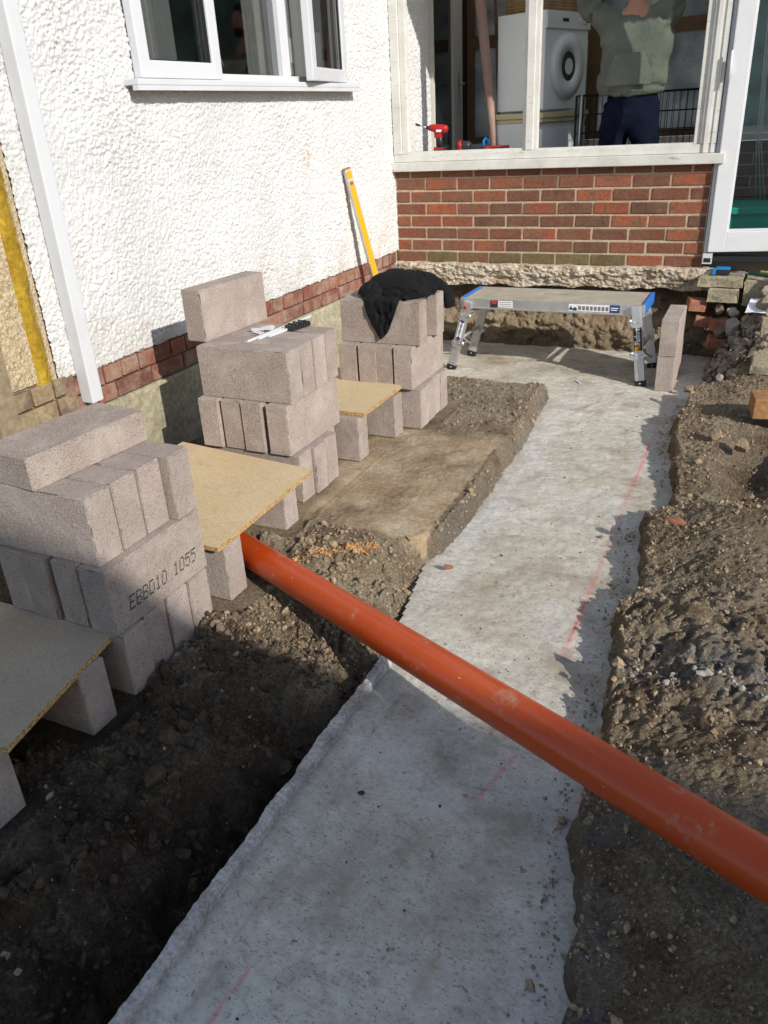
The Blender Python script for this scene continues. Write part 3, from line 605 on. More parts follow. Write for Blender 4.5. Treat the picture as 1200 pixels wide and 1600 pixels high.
b.box((-1.35,-3.38,-.1),(-1.30,1.2,2.3),'interior_wall').box((-1.29,-2.9,.9),(-.8,-.5,.94),'pale_frame').box((-1.299,-2.4,1.35),(-1.28,-1.7,1.95),'pale_frame').box((-1.299,-1.5,1.3),(-.95,-.4,2.2),'curtain'); b.box((-3.6,-3.48,-1.0),(-3.5,2.6,4.6),'interior_wall'); b.box((-3.5,-3.48,-.2),(-.12,2.6,-.1),'interior_floor'); b.box((-3.5,-3.48,2.30),(-.12,2.6,2.4),'interior_wall')
b.box((-3.5,-3.48,-.1),(-.12,-3.38,2.3),'interior_wall'); b.box((-3.5,2.5,-.1),(-.12,2.6,2.3),'interior_wall')
hs(b.build('wall_core', house))
# roof slab of the house (out of view, keeps light out of the rooms)
hs(MB().box((-3.9,-3.9,4.6),(0.35,2.9,4.72),'brown_timber').build('eaves', house))
# brick band
def brick_proto(name, L, Hh, Dp, material, seed):
    r = random.Random(seed); bm = bmesh.new(); bmesh.ops.create_cube(bm, size=1)
    for v in bm.verts: v.co = Vector((v.co.x*L, v.co.y*Dp, v.co.z*Hh))
    bmesh.ops.bevel(bm, geom=list(bm.edges), offset=0.004, segments=1, affect='EDGES')
    for v in bm.verts: v.co += Vector((r.uniform(-1,1)*0.0015, r.uniform(-1,1)*0.0012, r.uniform(-1,1)*0.0015))
    me = bpy.data.meshes.new(name); bm.to_mesh(me); bm.free(); me.materials.append(M[material]); return me
def brick_set(L, Hh, material, seed): return [brick_proto('brick', L, Hh, 0.06, material, seed+q) for q in range(4)]
bh = brick_set(0.107, 0.072, 'plum_brick', 10); bs = brick_set(0.231, 0.073, 'plum_brick', 20)
r = random.Random(5)
def put_brick(me, parent, loc, rz, tilt=0.006):
    o = link('brick', me, parent, loc, (r.gauss(0,tilt), 0, rz+r.gauss(0,0.004))); return o
y = -3.46
while y < -0.06:
    o = put_brick(r.choice(bh), house, (-0.022+r.uniform(-.002,.003), y+.0535, 0.0375), R(90)); hs(o); y += 0.1175
y = -3.40
while y < -0.12:
    o = put_brick(r.choice(bs), house, (-0.022+r.uniform(-.002,.003), y+.1155, -0.0440), R(90)); hs(o); y += 0.2405
# cement plinth under the bricks
py = np.arange(-3.70, 0.0, 0.012); pz = np.arange(-.75, -.078, 0.012); PY, PZ = np.meshgrid(py, pz, indexing='ij')
PX = 0.016+0.010*fbm(PY*4,PZ*4,211,4)+0.003*fbm(PY*30,PZ*30,212,3)-0.012*sst(-.10,-.08,PZ)
hs(link('plinth', grid_mesh('plinth', np.stack([PX,PY,PZ],-1), 'plinth_render'), house))
hs(MB().box((-.05,-3.70,-.75),(-.005,0,-.088),'plinth_render').build('plinth_core', house))
# window in the white wall
wn = hs(MB().box((-.04,-2.69,1.205),(.022,-2.64,2.3),'white_plastic').box((-.04,-2.64,1.205),(.022,-.80,1.235),'white_plastic').box((-.04,-.80,1.205),(.022,-.745,2.3),'white_plastic')
    .box((-.04,-2.125,1.235),(.022,-2.075,2.3),'white_plastic').box((-.04,-1.485,1.235),(.022,-1.40,2.3),'white_plastic').box((-.04,-2.69,2.302),(.022,-.745,2.35),'white_plastic').build('window', house))
def hsub(mb, name, par):
    o = mb.build(name, par); return o
def sash(ya, yb, z0, z1, xf, th=0.045, wv=0.07):
    q = MB()
    q.box((xf-th,ya,z0),(xf,ya+wv,z1),'white_plastic',bev=.006); q.box((xf-th,yb-wv,z0),(xf,yb,z1),'white_plastic',bev=.006)
    q.box((xf-th+.001,ya+wv-.004,z0),(xf-.001,yb-wv+.004,z0+wv),'white_plastic',bev=.006)
    q.box((xf-th*.7,ya+wv,z0+wv),(xf-.012,ya+wv+.006,z1),'black_rubber'); q.box((xf-th*.7,yb-wv-.006,z0+wv),(xf-.012,yb-wv,z1),'black_rubber'); q.box((xf-th*.7,ya+wv+.006,z0+wv),(xf-.012,yb-wv-.006,z0+wv+.005),'black_rubber')
    return q
hsub(sash(-2.70,-2.10,1.207,2.30,.052), 'casement', wn)
hsub(MB().box((.012,-2.63,1.277),(.018,-2.17,2.3),'tinted_glass'), 'glass_pane', wn)
hsub(MB().box((-.01,-2.075,1.235),(-.004,-1.485,2.3),'tinted_glass'), 'glass_pane', wn)
# open casement hinged at its far side
T = Matrix.Translation((0.045,-.745,0)) @ Matrix.Rotation(R(9),4,'Z')
q = MB(); wv = .07
for a_, b_ in (((-.045,-.62,1.207),(0,-.55,2.3)), ((-.045,-.07,1.207),(0,0,2.3)), ((-.044,-.554,1.207),(-.001,-.066,1.277))): q.box(a_, b_, 'white_plastic', T, .006)
q.box((-.03,-.55,1.277),(-.012,-.544,2.3),'black_rubber',T); q.box((-.03,-.076,1.277),(-.012,-.07,2.3),'black_rubber',T)
hsub(q, 'casement', wn)
hsub(MB().box((-.024,-.545,1.277),(-.018,-.075,2.3),'tinted_glass',T), 'glass_pane', wn)
hsub(MB().box((.0225,-1.398,1.24),(.027,-1.375,2.3),'steel').box((.0225,-1.372,1.236),(.026,-1.36,2.3),'black_rubber').box((.0275,-1.396,1.30),(.034,-1.38,1.42),'steel'), 'lock_strip', wn)
hsub(MB().box((-.16,-2.64,1.10),(-.04,-.80,1.20),'white_render'), 'inner_sill', wn)
hs(MB().box((-.04,-2.77,1.178),(.085,-.66,1.203),'white_plastic',bev=.004).box((.055,-2.775,1.158),(.086,-.655,1.1775),'white_plastic').build('window_sill', house))
# curtains in the dark room
q = MB(); nfold = 34
for (ya, yb) in ((-2.52,-2.24),(-2.02,-1.90),(-1.62,-1.18),(-1.16,-.56)):
    n_ = nfold; vs = []; 
    for i in range(n_+1):
        yv = ya+(yb-ya)*i/n_; xv = -.115+.012*math.sin(i*1.15)
        vs += [(xv,yv,-.1),(xv,yv,2.3)]
    q.add(vs, [(2*i,2*i+2,2*i+3,2*i+1) for i in range(n_)], 'curtain', True)
hs(q.build('curtain', house))
# kitchen tap seen through the middle pane
hs(MB().tube([(-.25,-1.80,1.12),(-.25,-1.80,1.30),(-.24,-1.785,1.335),(-.22,-1.76,1.34),(-.20,-1.74,1.32),(-.195,-1.735,1.29)], .007, 'steel', 8).build('tap', house))
# back door of the house, inside the lean-to
q = MB().box((-.03,.735,.10),(.03,.765,2.25),'pale_frame').box((-.03,1.21,.10),(.022,1.42,2.25),'pale_frame').box((-.03,1.86,.10),(.024,1.90,2.25),'pale_frame').box((-.03,.765,.10),(.02,1.21,.22),'pale_frame').box((-.03,.735,2.252),(.03,1.90,2.32),'pale_frame')
dr = hs(q.build('back_door', house)); hsub(MB().box((-.02,.765,.22),(0,1.21,2.25),'dark_glass').box((-.02,1.42,.10),(0,1.86,2.25),'dark_glass'), 'glass_pane', dr)
hsub(MB().box((.0225,1.29,1.05),(.03,1.33,1.30),'steel').tube([(.03,1.31,1.22),(.075,1.31,1.22),(.08,1.20,1.22)],.009,'steel').box((.0225,1.295,.98),(.032,1.325,1.035),'steel'), 'handle', dr)
# downpipe
q = MB(); 
for z0_, z1_ in ((-.035,2.0),):
    q.box((.008,-3.388,z0_),(.073,-3.322,z1_),'white_plastic',bev=.006)
q.tube([(.0405,-3.355,1.98),(.0405,-3.355,2.1),(.0405,-3.50,2.4),(.0405,-3.50,3.4)], .034, 'white_plastic', 8)
hs(q.build('downpipe', house)); 

# ---- neighbouring wall strip at the far left
nb = empty('neighbour_wall', (0,-3.9,-.5)); tag(nb, 'tan roughcast wall end with a yellow foam strip at the far left edge', 'wall')
def ns(o): o.matrix_parent_inverse = Matrix.Translation((0,3.9,0.5)); return o
ya = np.arange(-4.7,-3.575,0.007); za = np.arange(0.11,2.3,0.007); A_, B_ = np.meshgrid(ya, za, indexing='ij')
ns(link('roughcast_panel', grid_mesh('roughcast_panel', np.stack([-.004+clods(A_,B_,.018,221)*.5+.004*fbm(A_*8,B_*8,222), A_, B_],-1), 'tan_roughcast'), nb))
ya = np.arange(-3.592,-3.498,0.006); A_, B_ = np.meshgrid(ya, np.arange(0.085,2.3,0.008), indexing='ij')
bul = np.sin(np.clip((A_+3.592)/0.09,0,1)*math.pi)
ns(link('foam_strip', grid_mesh('foam_strip', np.stack([-.008+.018*bul+.010*fbm(A_*14,B_*9,223,4), A_+.010*fbm(B_*9,B_*0,224,3), B_],-1), 'yellow_foam'), nb))
ns(MB().box((-.12,-4.7,-1.0),(-.014,-3.485,2.3),'pinkish_mortar').box((-.018,-3.505,.075),(.001,-3.484,2.3),'tan_roughcast').build('wall_core', nb))
ab = brick_set(0.231, 0.073, 'aged_brick', 40); ah = brick_set(0.107,0.073,'aged_brick',44)
for row in range(5):
    y = -4.6+(row % 2)*0.12
    while y < -3.50:
        w_ = .2415 if y+.2415 < -3.49 else 0.1175
        o = put_brick(r.choice(ab if w_ > .2 else ah), nb, (-0.020+r.uniform(-.003,.004), y+w_/2, 0.062-row*0.083), R(90)); ns(o); y += w_
pst = MB(); pst.box((.0,-3.85,-.62),(.055,-3.752,.62),'weathered_wood',bev=.004)
tag(pst.build('timber_post'), 'weathered timber post standing against the far left brickwork', 'post')

# ================================================================ LEAN-TO EXTENSION
ext = empty('lean_to_porch', (1.1,0,-.3)); tag(ext, 'lean-to porch with red brick base and white framed windows', 'porch')
def es(o): o.matrix_parent_inverse = Matrix.Translation((-1.1,0,0.3)); return o
CH = 0.0845; BL = 0.2445
es(MB().box((0.002,.006,-.012),(2.186,.10,.655),'mortar').build('mortar_wall', ext))
rb = brick_set(BL-.0125, CH-.013, 'red_brick', 60); rhb = brick_set(BL/2-.0125, CH-.013, 'red_brick', 64); mb_ = brick_set(BL-.0125, CH-.013, 'mossy_brick', 68)
for row in range(8):
    x = 0.0 if row % 2 == 0 else -BL/2
    hgt = 1.0
    while x < 2.195:
        a_ = max(x, 0.004); e_ = min(x+BL, 2.20); L = e_-a_
        if L > .03:
            me = rb if L > .2 else rhb
            if row == 0 and 0.2 < x < 1.6: me = mb_
            o = link('brick', r.choice(me), ext, ((a_+e_)/2, 0.030+.001+r.uniform(-.0025,.002), (row+.5)*CH-.003), (0, r.gauss(0,.004), r.gauss(0,.004)))
            if L < .2: o.scale.x = (L-.011)/(BL/2-.011)
            elif L < BL-.003: o.scale.x = (L-.011)/(BL-.011)
            if row == 7: o.scale.z = 0.55; o.location.z -= .018
            es(o)
        x += BL
es(MB().box((2.188,.006,-.03),(2.199,.012,.62),'mortar').build('end_mortar', ext))
# sills and main window frame
WP = 'flaking_white_paint'
es(MB().box((0.004,-.055,.640),(2.262,.09,.700),WP,bev=.004).build('sill', ext))
q = MB()
q.box((.008,-.018,.7015),(2.20,.062,.752),WP,bev=.004)        # bottom rail
q.box((.008,-.020,.753),(.072,.06,2.15),WP,bev=.004); q.box((.073,-.006,.753),(.120,.05,2.15),WP,bev=.004)
q.box((.988,-.020,.753),(1.040,.06,2.15),WP,bev=.004); q.box((.963,-.004,.7535),(.987,.05,2.15),WP); q.box((1.041,-.004,.7535),(1.062,.05,2.15),WP)
q.box((2.065,-.006,.753),(2.105,.05,2.15),WP,bev=.004); q.box((2.106,-.020,.753),(2.20,.06,2.15),WP,bev=.004)
q.box((2.128,-.030,.703),(2.150,-.0205,2.15),WP); q.box((2.172,-.026,.703),(2.182,-.0205,2.15),WP)
q.box((.008,-.02,2.152),(2.9,.06,2.26),WP)
q.box((.12,-.004,.7525),(.963,.045,.768),WP); q.box((1.062,-.004,.7525),(2.065,.045,.762),WP)
es(q.build('window_frame', ext))
es(MB().box((.008,.065,.700),(2.2,.24,.748),WP).build('inner_window_board', ext))
rf = MB(); nn_ = 240; vs = []
for i in range(nn_+1): zz_ = 2.275+.012*math.sin(i*.5*math.pi); vs += [(-.1+i*3.7/nn_,-.22,zz_),(-.1+i*3.7/nn_,1.9,zz_)]
rf.add(vs, [(2*i,2*i+2,2*i+3,2*i+1) for i in range(nn_)], 'roof_sheet', True)
es(rf.build('roof', ext)); es(MB().box((-.1,1.6,2.262),(3.6,1.66,2.271),'brown_timber').build('roof_beam', ext))
# side and back walls, floor
es(MB().box((.0,.12,-.1),(3.4,1.75,.10),'interior_floor').build('floor', ext))
q = MB().box((.0,1.62,.10),(3.4,1.74,.69),'mortar'); es(q.build('back_mortar_wall', ext))
for row in range(7):
    x = 2.0-(row % 2)*BL/2
    while x < 3.2:
        o = link('brick', r.choice(rb), ext, (x+BL/2, 1.642+r.uniform(-.002,.002), .105+(row+.5)*CH-.003), (0,0,r.gauss(0,.004))); es(o); x += BL
es(MB().box((.0,1.56,.702),(3.4,1.70,.745),WP).build('back_sill', ext))
q = MB()
for a_, b_ in ((.0,.06),(1.03,1.13),(2.06,2.14),(3.3,3.4)): q.box((a_,1.60,.75),(b_,1.66,2.26),'brown_timber')
for (a_, b_) in ((.06,1.03),(1.13,2.06)):
    q.box((a_,1.602,1.48),(b_,1.658,1.57),'brown_timber'); q.box((a_,1.602,.75),(b_,1.658,.80),'brown_timber')
q.box((2.14,1.602,.75),(3.3,1.658,.80),WP)
es(q.build('back_window_frame', ext))
es(MB().box((.06,1.625,.80),(1.03,1.635,1.48),'obscured_glass').box((1.13,1.625,.80),(2.06,1.635,1.48),'obscured_glass').box((.06,1.625,1.57),(1.03,1.635,2.26),'obscured_glass').box((1.13,1.625,1.57),(2.06,1.635,2.26),'obscured_glass').build('obscured_pane', ext))
es(MB().box((2.14,1.625,.80),(3.3,1.635,2.26),'green_grey_glazing').build('garden_pane', ext))
es(MB().box((3.4,.0,-.1),(3.5,1.75,2.26),'interior_wall').build('side_wall', ext))
# plastic door, slightly ajar, and its frame
q = MB().box((2.204,-.005,.045),(2.222,.07,2.26),'white_plastic').box((3.20,-.0,.07),(3.30,.07,2.26),'white_plastic').box((2.222,.02,.045),(3.20,.09,.075),'dark_plastic')
es(q.build('door_frame', ext))
T = Matrix.Translation((2.224,-.012,0)) @ Matrix.Rotation(R(12),4,'Z')
q = MB(); q.box((0,-.03,.108),(.105,.03,2.2),'white_plastic',T,.006); q.box((.85,-.03,.108),(.955,.03,2.2),'white_plastic',T,.006); q.box((.102,-.029,.108),(.853,.029,.235),'white_plastic',T,.006)
q.box((.105,-.014,.235),(.115,.014,2.2),'white_plastic',T); q.box((.115,-.012,.236),(.85,.012,.247),'white_plastic',T)
door = es(q.build('door', ext))
hsub(MB().box((.115,-.004,.247),(.85,.004,2.2),'clear_glass',T), 'glass_pane', door)
hsub(MB().box((-.016,-.045,1.12),(.014,-.0305,1.22),'white_plastic',T,.002).tube([T@Vector((-.004,-.048,1.09)),T@Vector((-.004,-.048,1.25))],.007,'white_plastic',8), 'hinge', door)
es(MB().box((2.205,-.040,.035),(2.262,-.0055,.100),'white_plastic').box((2.212,-.0415,.045),(2.255,-.0402,.072),'dark_plastic').build('frame_end', ext))
# rough concrete footing band under the brickwork
ax = np.arange(0.0, 2.34, 0.0075); v = np.linspace(0, 1, 44); AX, V = np.meshgrid(ax, v, indexing='ij')
zt = 0.004+0.008*fbm(AX*9, AX*0, 231); zb = -.150+0.03*fbm(AX*4, AX*0, 232, 4)
prj = np.sin(np.clip(V,0,1)*math.pi)**0.45
AZ = np.where(V < .12, zt, zt+(zb-zt)*(V-.12)/.88); AY = np.where(V < .12, .02-(V/.12)*.075, -.055-.012*prj)+np.where(V>.93,(V-.93)/.07*.06,0)
dsp = (0.022*fbm(AX*14, AZ*34, 233, 5)+.014*fbm(AX*60,AZ*90,237,3)+clods(AX+.02*fbm(AX*30,AZ*30,238), AZ, .040, 234, .45)*.3+clods(AX+1, AZ, .020, 235, .5)*.5)*sst(0.05,.15,V)
AY = AY-dsp*0.75+.012*sst(.4,.55,V+.2*fbm(AX*7,AX*0,239)); AZ = AZ+0.012*fbm(AX*16, V*9, 236, 3)
es(link('rough_footing', grid_mesh('rough_footing', np.stack([AX,AY,AZ],-1), 'rough_footing'), ext))
# dug earth face beneath it
ax = np.arange(0.0, 2.62, 0.009); v = np.linspace(0, 1, 60); AX, V = np.meshgrid(ax, v, indexing='ij')
AZ = -.13-(.47*V)+0.012*fbm(AX*14, V*9, 246, 3)
AY = 0.075-0.10*sst(0.15,0.8,V)-0.035*fbm(AX*5, AZ*6, 241, 4)-clods(AX+.02*fbm(AX*14,AZ*14,247), AZ*1.3, .075, 242, .4)*.45-clods(AX, AZ, .032, 243, .5)*.5-.02*fbm(AX*22,AZ*30,248,4)-.012*fbm(AX*60,AZ*60,244,3)
zn = np.zeros(AX.shape+(4,)); zn[...,3] = 1; zn[...,2] = 0.55*(1-sst(.35,.55,V))+.35*sst(.65,.9,V); zn[...,0] = .35*np.clip(fbm(AX*5,AZ*9,245)+.35,0,1)*sst(.3,.45,V)*(1-sst(.7,.85,V))  # top band darkened: overhang shadow painted into the soil; foot darker too
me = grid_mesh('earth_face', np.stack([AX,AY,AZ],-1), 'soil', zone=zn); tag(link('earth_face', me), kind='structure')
tag(MB().box((-.2,.10,-.75),(2.9,.119,-.12),'soil').build('earth_backing'), kind='structure')

# doorstep: cracked old concrete slab on rubble
q = MB()
def slabgrid(xa, xb, ya_, yb_, zt_, th, seed, name, material):
    nx = int((xb-xa)/.012); ny = int((yb_-ya_)/.012); nz = max(3, int(th/.012))
    us = np.linspace(xa, xb, nx); 
    prof = [(yb_-(yb_-ya_)*i/ny, zt_, 1.0) for i in range(ny)]+[(ya_, zt_-th*i/nz, 1.0) for i in range(nz+1)]
    G = np.zeros((nx, len(prof), 3))
    for j, (yv, zv, _) in enumerate(prof):
        G[:,j,0] = us; G[:,j,1] = yv+.010*fbm(us*9, us*0+zv*14, seed, 4)-.02*fbm(us*3, us*0, seed+1); G[:,j,2] = zv+.006*fbm(us*12, us*0+yv*12, seed+2, 4)
    e0 = G[:1].copy(); e0[:,:,2] = zt_-th; e0[:,:,0] -= .004; e1 = G[-1:].copy(); e1[:,:,2] = zt_-th; e1[:,:,0] += .004
    return link(name, grid_mesh(name, np.concatenate([e0,G,e1]), material), None)
o = slabgrid(2.205, 2.470, -.150, .12, -.030, .062, 251, 'doorstep', 'step_concrete'); tag(o, 'worn concrete doorstep below the corner of the white door', 'step')
o = slabgrid(2.275, 2.455, -.165, -.02, -.098, .085, 254, 'step_block', 'step_concrete'); tag(o, 'old concrete lump under the worn doorstep', 'concrete block')
o = slabgrid(2.485, 3.1, -.13, .12, -.045, .16, 257, 'paving_slab', 'step_concrete'); tag(o, 'grey paving slab right of the doorstep crack', 'slab')
# rubble corner
rk = [rock_mesh('rubble', 300+i, 4, .8) for i in range(5)]
for me in rk:
    for p in me.polygons: p.use_smooth = False
    A__ = np.array([v_.co[:] for v_ in me.vertices]); n__ = clods(A__[:,0]*.3+A__[:,2]*.2, A__[:,1]*.3+A__[:,2]*.1, .12, 301, .9); 
    n__ = n__*.9+.10*fbm(A__[:,0]*3+A__[:,2]*2,A__[:,1]*3-A__[:,2]*2,302,4)
    for v_, d_ in zip(me.vertices, n__): v_.co *= 1+d_
rub = [(2.44,-.22,-.22,.055,'pale_stone'),(2.35,-.12,-.22,.05,'stone'),(2.46,-.27,-.30,.075,'pale_stone'),(2.385,-.20,-.36,.06,'stone'),(2.56,-.30,-.27,.07,'stone'),(2.33,-.16,-.45,.07,'stone'),
       (2.50,-.34,-.40,.085,'stone'),(2.64,-.42,-.30,.06,'pale_stone'),(2.43,-.36,-.47,.06,'stone'),(2.40,-.52,-.54,.05,'stone'),(2.58,-.48,-.44,.07,'dark_clod'),(2.36,-.95,-.52,.05,'dark_clod'),(2.43,-1.08,-.46,.06,'dark_clod'),
       (2.52,-.85,-.44,.07,'dark_clod'),(2.50,-1.95,-.41,.04,'dark_clod'),(2.62,-2.02,-.43,.05,'dark_clod'),(2.45,-1.02,-.415,.03,'pale_stone'),(2.55,-1.6,-.42,.035,'dark_clod'),(2.30,-1.16,-.45,.035,'dark_clod'),(2.52,-1.02,-.40,.022,'pale_stone')]
labs = ['pale knob of concrete directly under the step block','grey lump tucked behind the top of the upright pair','biggest pale lump, jutting out under the paper sheet','grey brown lump beside the half bedded red brick','lump of stony earth just left of the paper sheets','low lump beside the lowest red brick',
  'largest grey brown lump in the rubble corner','pale lump below the smaller paper sheet','flat grey lump on the concrete below the big lump','small stone on the concrete at the foot of the rubble','dark clod beside the flag standing on edge','dark clod at the far tip of the right bank',
  'second clod behind the far tip of the right bank','dark clod between the bank and the flagstone','clod lying in the dip on the right bank','bigger clod at the right of the dip in the bank','little pale chip on the far tip of the bank','clod just left of the orange timber offcut','small clod hanging over the concrete at the bank tip','smallest pale chip beside the bank tip']
rub = [(x,y,z-.012,s_*.80,mt) for (x,y,z,s_,mt) in rub]
for i, (x, y, z, s_, mt) in enumerate(rub):
    o = link('rubble_lump', rk[i % 5].copy(), None, (x,y,z), (r.uniform(0,6),r.uniform(0,6),r.uniform(0,6))); o.scale = (s_,s_*r.uniform(.7,1),s_*r.uniform(.7,1)); o.data.materials.append(M['dry_clod' if mt == 'dark_clod' else mt])
    tag(o, labs[i], 'rubble', 'rubble lumps at the right corner')
scatter('rubble_stones', 'small broken stones and grit filling the rubble corner', 'stone', 520, lambda r: (lambda a,b_: (2.34+a*.34, -.12-b_*.75, -.60+.30*a+.28*(1-b_)*a+r.uniform(0,.05)))(r.random(), r.random()), lg(0.015,0.5), 12, 2)
# broken red bricks in that corner
hb = brick_proto('broken_brick', .11, .072, .10, 'brick_rubble', 90)
for (x,y,z,rot,lb) in ((2.205,-.10,-.215,(.1,.1,.3),'bright orange broken brick showing just above the upright blocks'),(2.26,-.06,-.33,(0,.1,.1),'dark red brick end in the shadow behind the upright blocks'),
                       (2.37,-.15,-.33,(0,-.1,.4),'red brick half bedded under the pale lump'),(2.36,-.17,-.44,(.2,.1,.2),'lowest red brick in the rubble corner')):
    o = link('broken_brick', hb, None, (x,y,z), rot); tag(o, lb, 'brick')
# flagstone, plank and timber at right edge
o = slabgrid(2.60, 3.1, -1.05, -.55, -.33, .05, 261, 'flagstone', 'step_concrete'); tag(o, 'pale paving flag lying at the right edge behind the bank', 'slab')
T = Matrix.Translation((2.80,-.585,-.36)) @ Matrix.Rotation(R(8),4,'X'); o = MB().box((-.18,-.02,0),(.25,.02,.20),'step_concrete',T,.004).build('upright_flag'); tag(o, 'pale flag standing on edge at the right of the picture', 'slab')
T = Matrix.Translation((2.79,-1.62,-.37)) @ Matrix.Rotation(R(10),4,'Z'); o = MB().box((-.16,-.08,-.04),(.3,.08,.06),'orange_timber',T,.006).build('timber_offcut'); tag(o, 'orange brown timber offcut at the right edge', 'timber')
# paper sheets
def sheet(x, y, z, w_, h_, rz, seed):
    n_ = 14; G = np.zeros((n_, n_, 3)); u = np.linspace(-.5,.5,n_); U, V_ = np.meshgrid(u, u, indexing='ij')
    c_, s_ = math.cos(rz), math.sin(rz); G[...,0] = x+U*w_*c_-V_*h_*s_; G[...,1] = y+U*w_*s_+V_*h_*c_; G[...,2] = z+.02*fbm(U*2+5,V_*2,seed,2)+.05*V_
    return grid_mesh('paper_sheet', G, 'paper')
o = link('paper_sheet', sheet(2.66,-.36,-.155,.27,.20,-.1,5), None); tag(o, 'white printed paper sheet lying on the rubble', 'paper')
for i in range(7):
    text_obj('printed_line', 'x'*30 if i % 2 else 'xxxxx xx xxxxxxx xxxx', .012, 'faded_ink', o, (1,-.1,0), (.1,1,.25), (2.66+.0*i,-.36+(i-3)*.022,-.145+(i-3)*.0055)) if False else None
o = link('paper_sheet', sheet(2.74,-.50,-.205,.20,.12,-.15,9), None); tag(o, 'smaller second paper sheet just below the printed one', 'paper')
# ink lines on the first sheet
q = MB()
for i in range(6):
    q.box((-.10,-.065+i*.022,0),(.07+.02*(i%2),-.0615+i*.022,.0006),'faded_ink', Matrix.Translation((2.66,-.36,-.143)) @ Matrix.Rotation(-.1,4,'Z') @ Matrix.Rotation(math.atan(.25),4,'X'))
q.build('printed_line', bpy.data.objects['paper_sheet'])
# unseen building added to cast the foreground shadow; its form is assumed
nbh = empty('shadow_building', (9.6,-9.0,-.5)); tag(nbh, 'unseen building added behind the camera to shade the foreground', 'building')
e1v = Vector((1,-.09,0)).normalized(); T = Matrix.Translation((9.16,-8.64,0)) @ Matrix.Rotation(math.atan2(e1v.y,e1v.x),4,'Z')
def gs(o): o.matrix_parent_inverse = Matrix.Translation((-9.6,9.0,.5)); return o
gs(MB().box((-4.2,-4,-.45),(8,-.2,4.28),'white_render',T).build('wall', nbh))  # walls made white to bounce more fill light
gs(MB().box((-4.4,-4.1,4.282),(8.2,0,4.40),'brown_timber',T).build('roof', nbh))
for xx in (-3,0,3): gs(MB().box((xx,-.199,1.2),(xx+1.3,-.16,2.5),'white_plastic',T).box((xx+.08,-.158,1.28),(xx+1.22,-.15,2.42),'dark_glass',T).build('window', nbh))

# ================================================================ BLOCKS
def block_mesh(seed, L=.44, Hh=.215, W=.10):
    """local: x = length, y = thickness, z up from 0; displaced grid box"""
    sx, sy, sz = max(2,round(L/.0105)), max(2,round(W/.0105)), max(2,round(Hh/.0105)); vid = {}; V = []; F = []
    def cs(i, n_, D_):          # rows bunch up at the edges so the arris stays crisp
        return 0 if i == 0 else D_ if i == n_ else .003 if i == 1 else D_-.003 if i == n_-1 else .003+(D_-.006)*(i-1)/(n_-2)
    def vert(i, j, k_):
        key = (i,j,k_)
        if key not in vid: vid[key] = len(V); V.append((cs(i,sx,L)-L/2, cs(j,sy,W)-W/2, cs(k_,sz,Hh)))
        return vid[key]
    for i in range(sx):
        for j in range(sy): F.append((vert(i,j,0),vert(i,j+1,0),vert(i+1,j+1,0),vert(i+1,j,0))); F.append((vert(i,j,sz),vert(i+1,j,sz),vert(i+1,j+1,sz),vert(i,j+1,sz)))
        for k_ in range(sz): F.append((vert(i,0,k_),vert(i+1,0,k_),vert(i+1,0,k_+1),vert(i,0,k_+1))); F.append((vert(i,sy,k_),vert(i,sy,k_+1),vert(i+1,sy,k_+1),vert(i+1,sy,k_)))
    for j in range(sy):
        for k_ in range(sz): F.append((vert(0,j,k_),vert(0,j,k_+1),vert(0,j+1,k_+1),vert(0,j+1,k_))); F.append((vert(sx,j,k_),vert(sx,j+1,k_),vert(sx,j+1,k_+1),vert(sx,j,k_+1)))
    A = np.array(V); h = np.array([L/2, W/2, Hh/2]); Cn = A-np.array([0,0,Hh/2])
    # round edges: pull in by distance to two faces
    d = h-np.abs(Cn); ds = np.sort(d, 1); e = (ds[:,1] < 1e-6)*1.0
    cr_ = .0024+.020*np.clip(fbm(A[:,0]*13+A[:,2]*9+seed, A[:,1]*13+A[:,2]*15, seed+5, 3)-.36, 0, 1)+.0090*np.clip(fbm(A[:,0]*31+A[:,2]*17, A[:,1]*31+A[:,2]*27, seed, 4)-.22, 0, 1)
    Cn = Cn-np.sign(Cn)*(d < 1e-6)*(e*cr_)[:,None]
    n = fbm(A[:,0]*90+A[:,2]*31, A[:,1]*90+A[:,2]*57, seed+9, 2)
    Cn = Cn+np.sign(Cn)*(d < 1e-6)*(n*.0007)[:,None]
    A = Cn+np.array([0,0,Hh/2])
    me = bpy.data.meshes.new('concrete_block'); me.from_pydata(A.tolist(), [], F); me.materials.append(M['block']); me.polygons.foreach_set('use_smooth', [False]*len(F)); me.update(); return me
BM = [block_mesh(400+i) for i in range(7)]
def block(x, y, z, rz, label, group, flat=False, scale=None):
    o = link('concrete_block', BM[rng.randrange(7)], None, (x,y,z)); o.rotation_euler = (0, 0, rz)
    if rng.random() < .5 and not flat: o.rotation_euler = (0, 0, rz+math.pi)
    if flat: o.rotation_euler = (math.pi/2, 0, rz)
    if scale: o.scale = scale
    tag(o, label, 'block', group); return o
X_ = 0.0; Yd = math.pi/2
def along_x(xr, yf, z, *a, **k_): return block(xr-.22+rng.uniform(-.006,.004), yf+.05, z, X_+rng.gauss(0,.0025), *a, **k_)     # end at +x, front face y=yf
def along_y(xr, yf, z, *a, **k_): return block(xr-.05, yf+.22, z, Yd+rng.gauss(0,.003), *a, **k_)
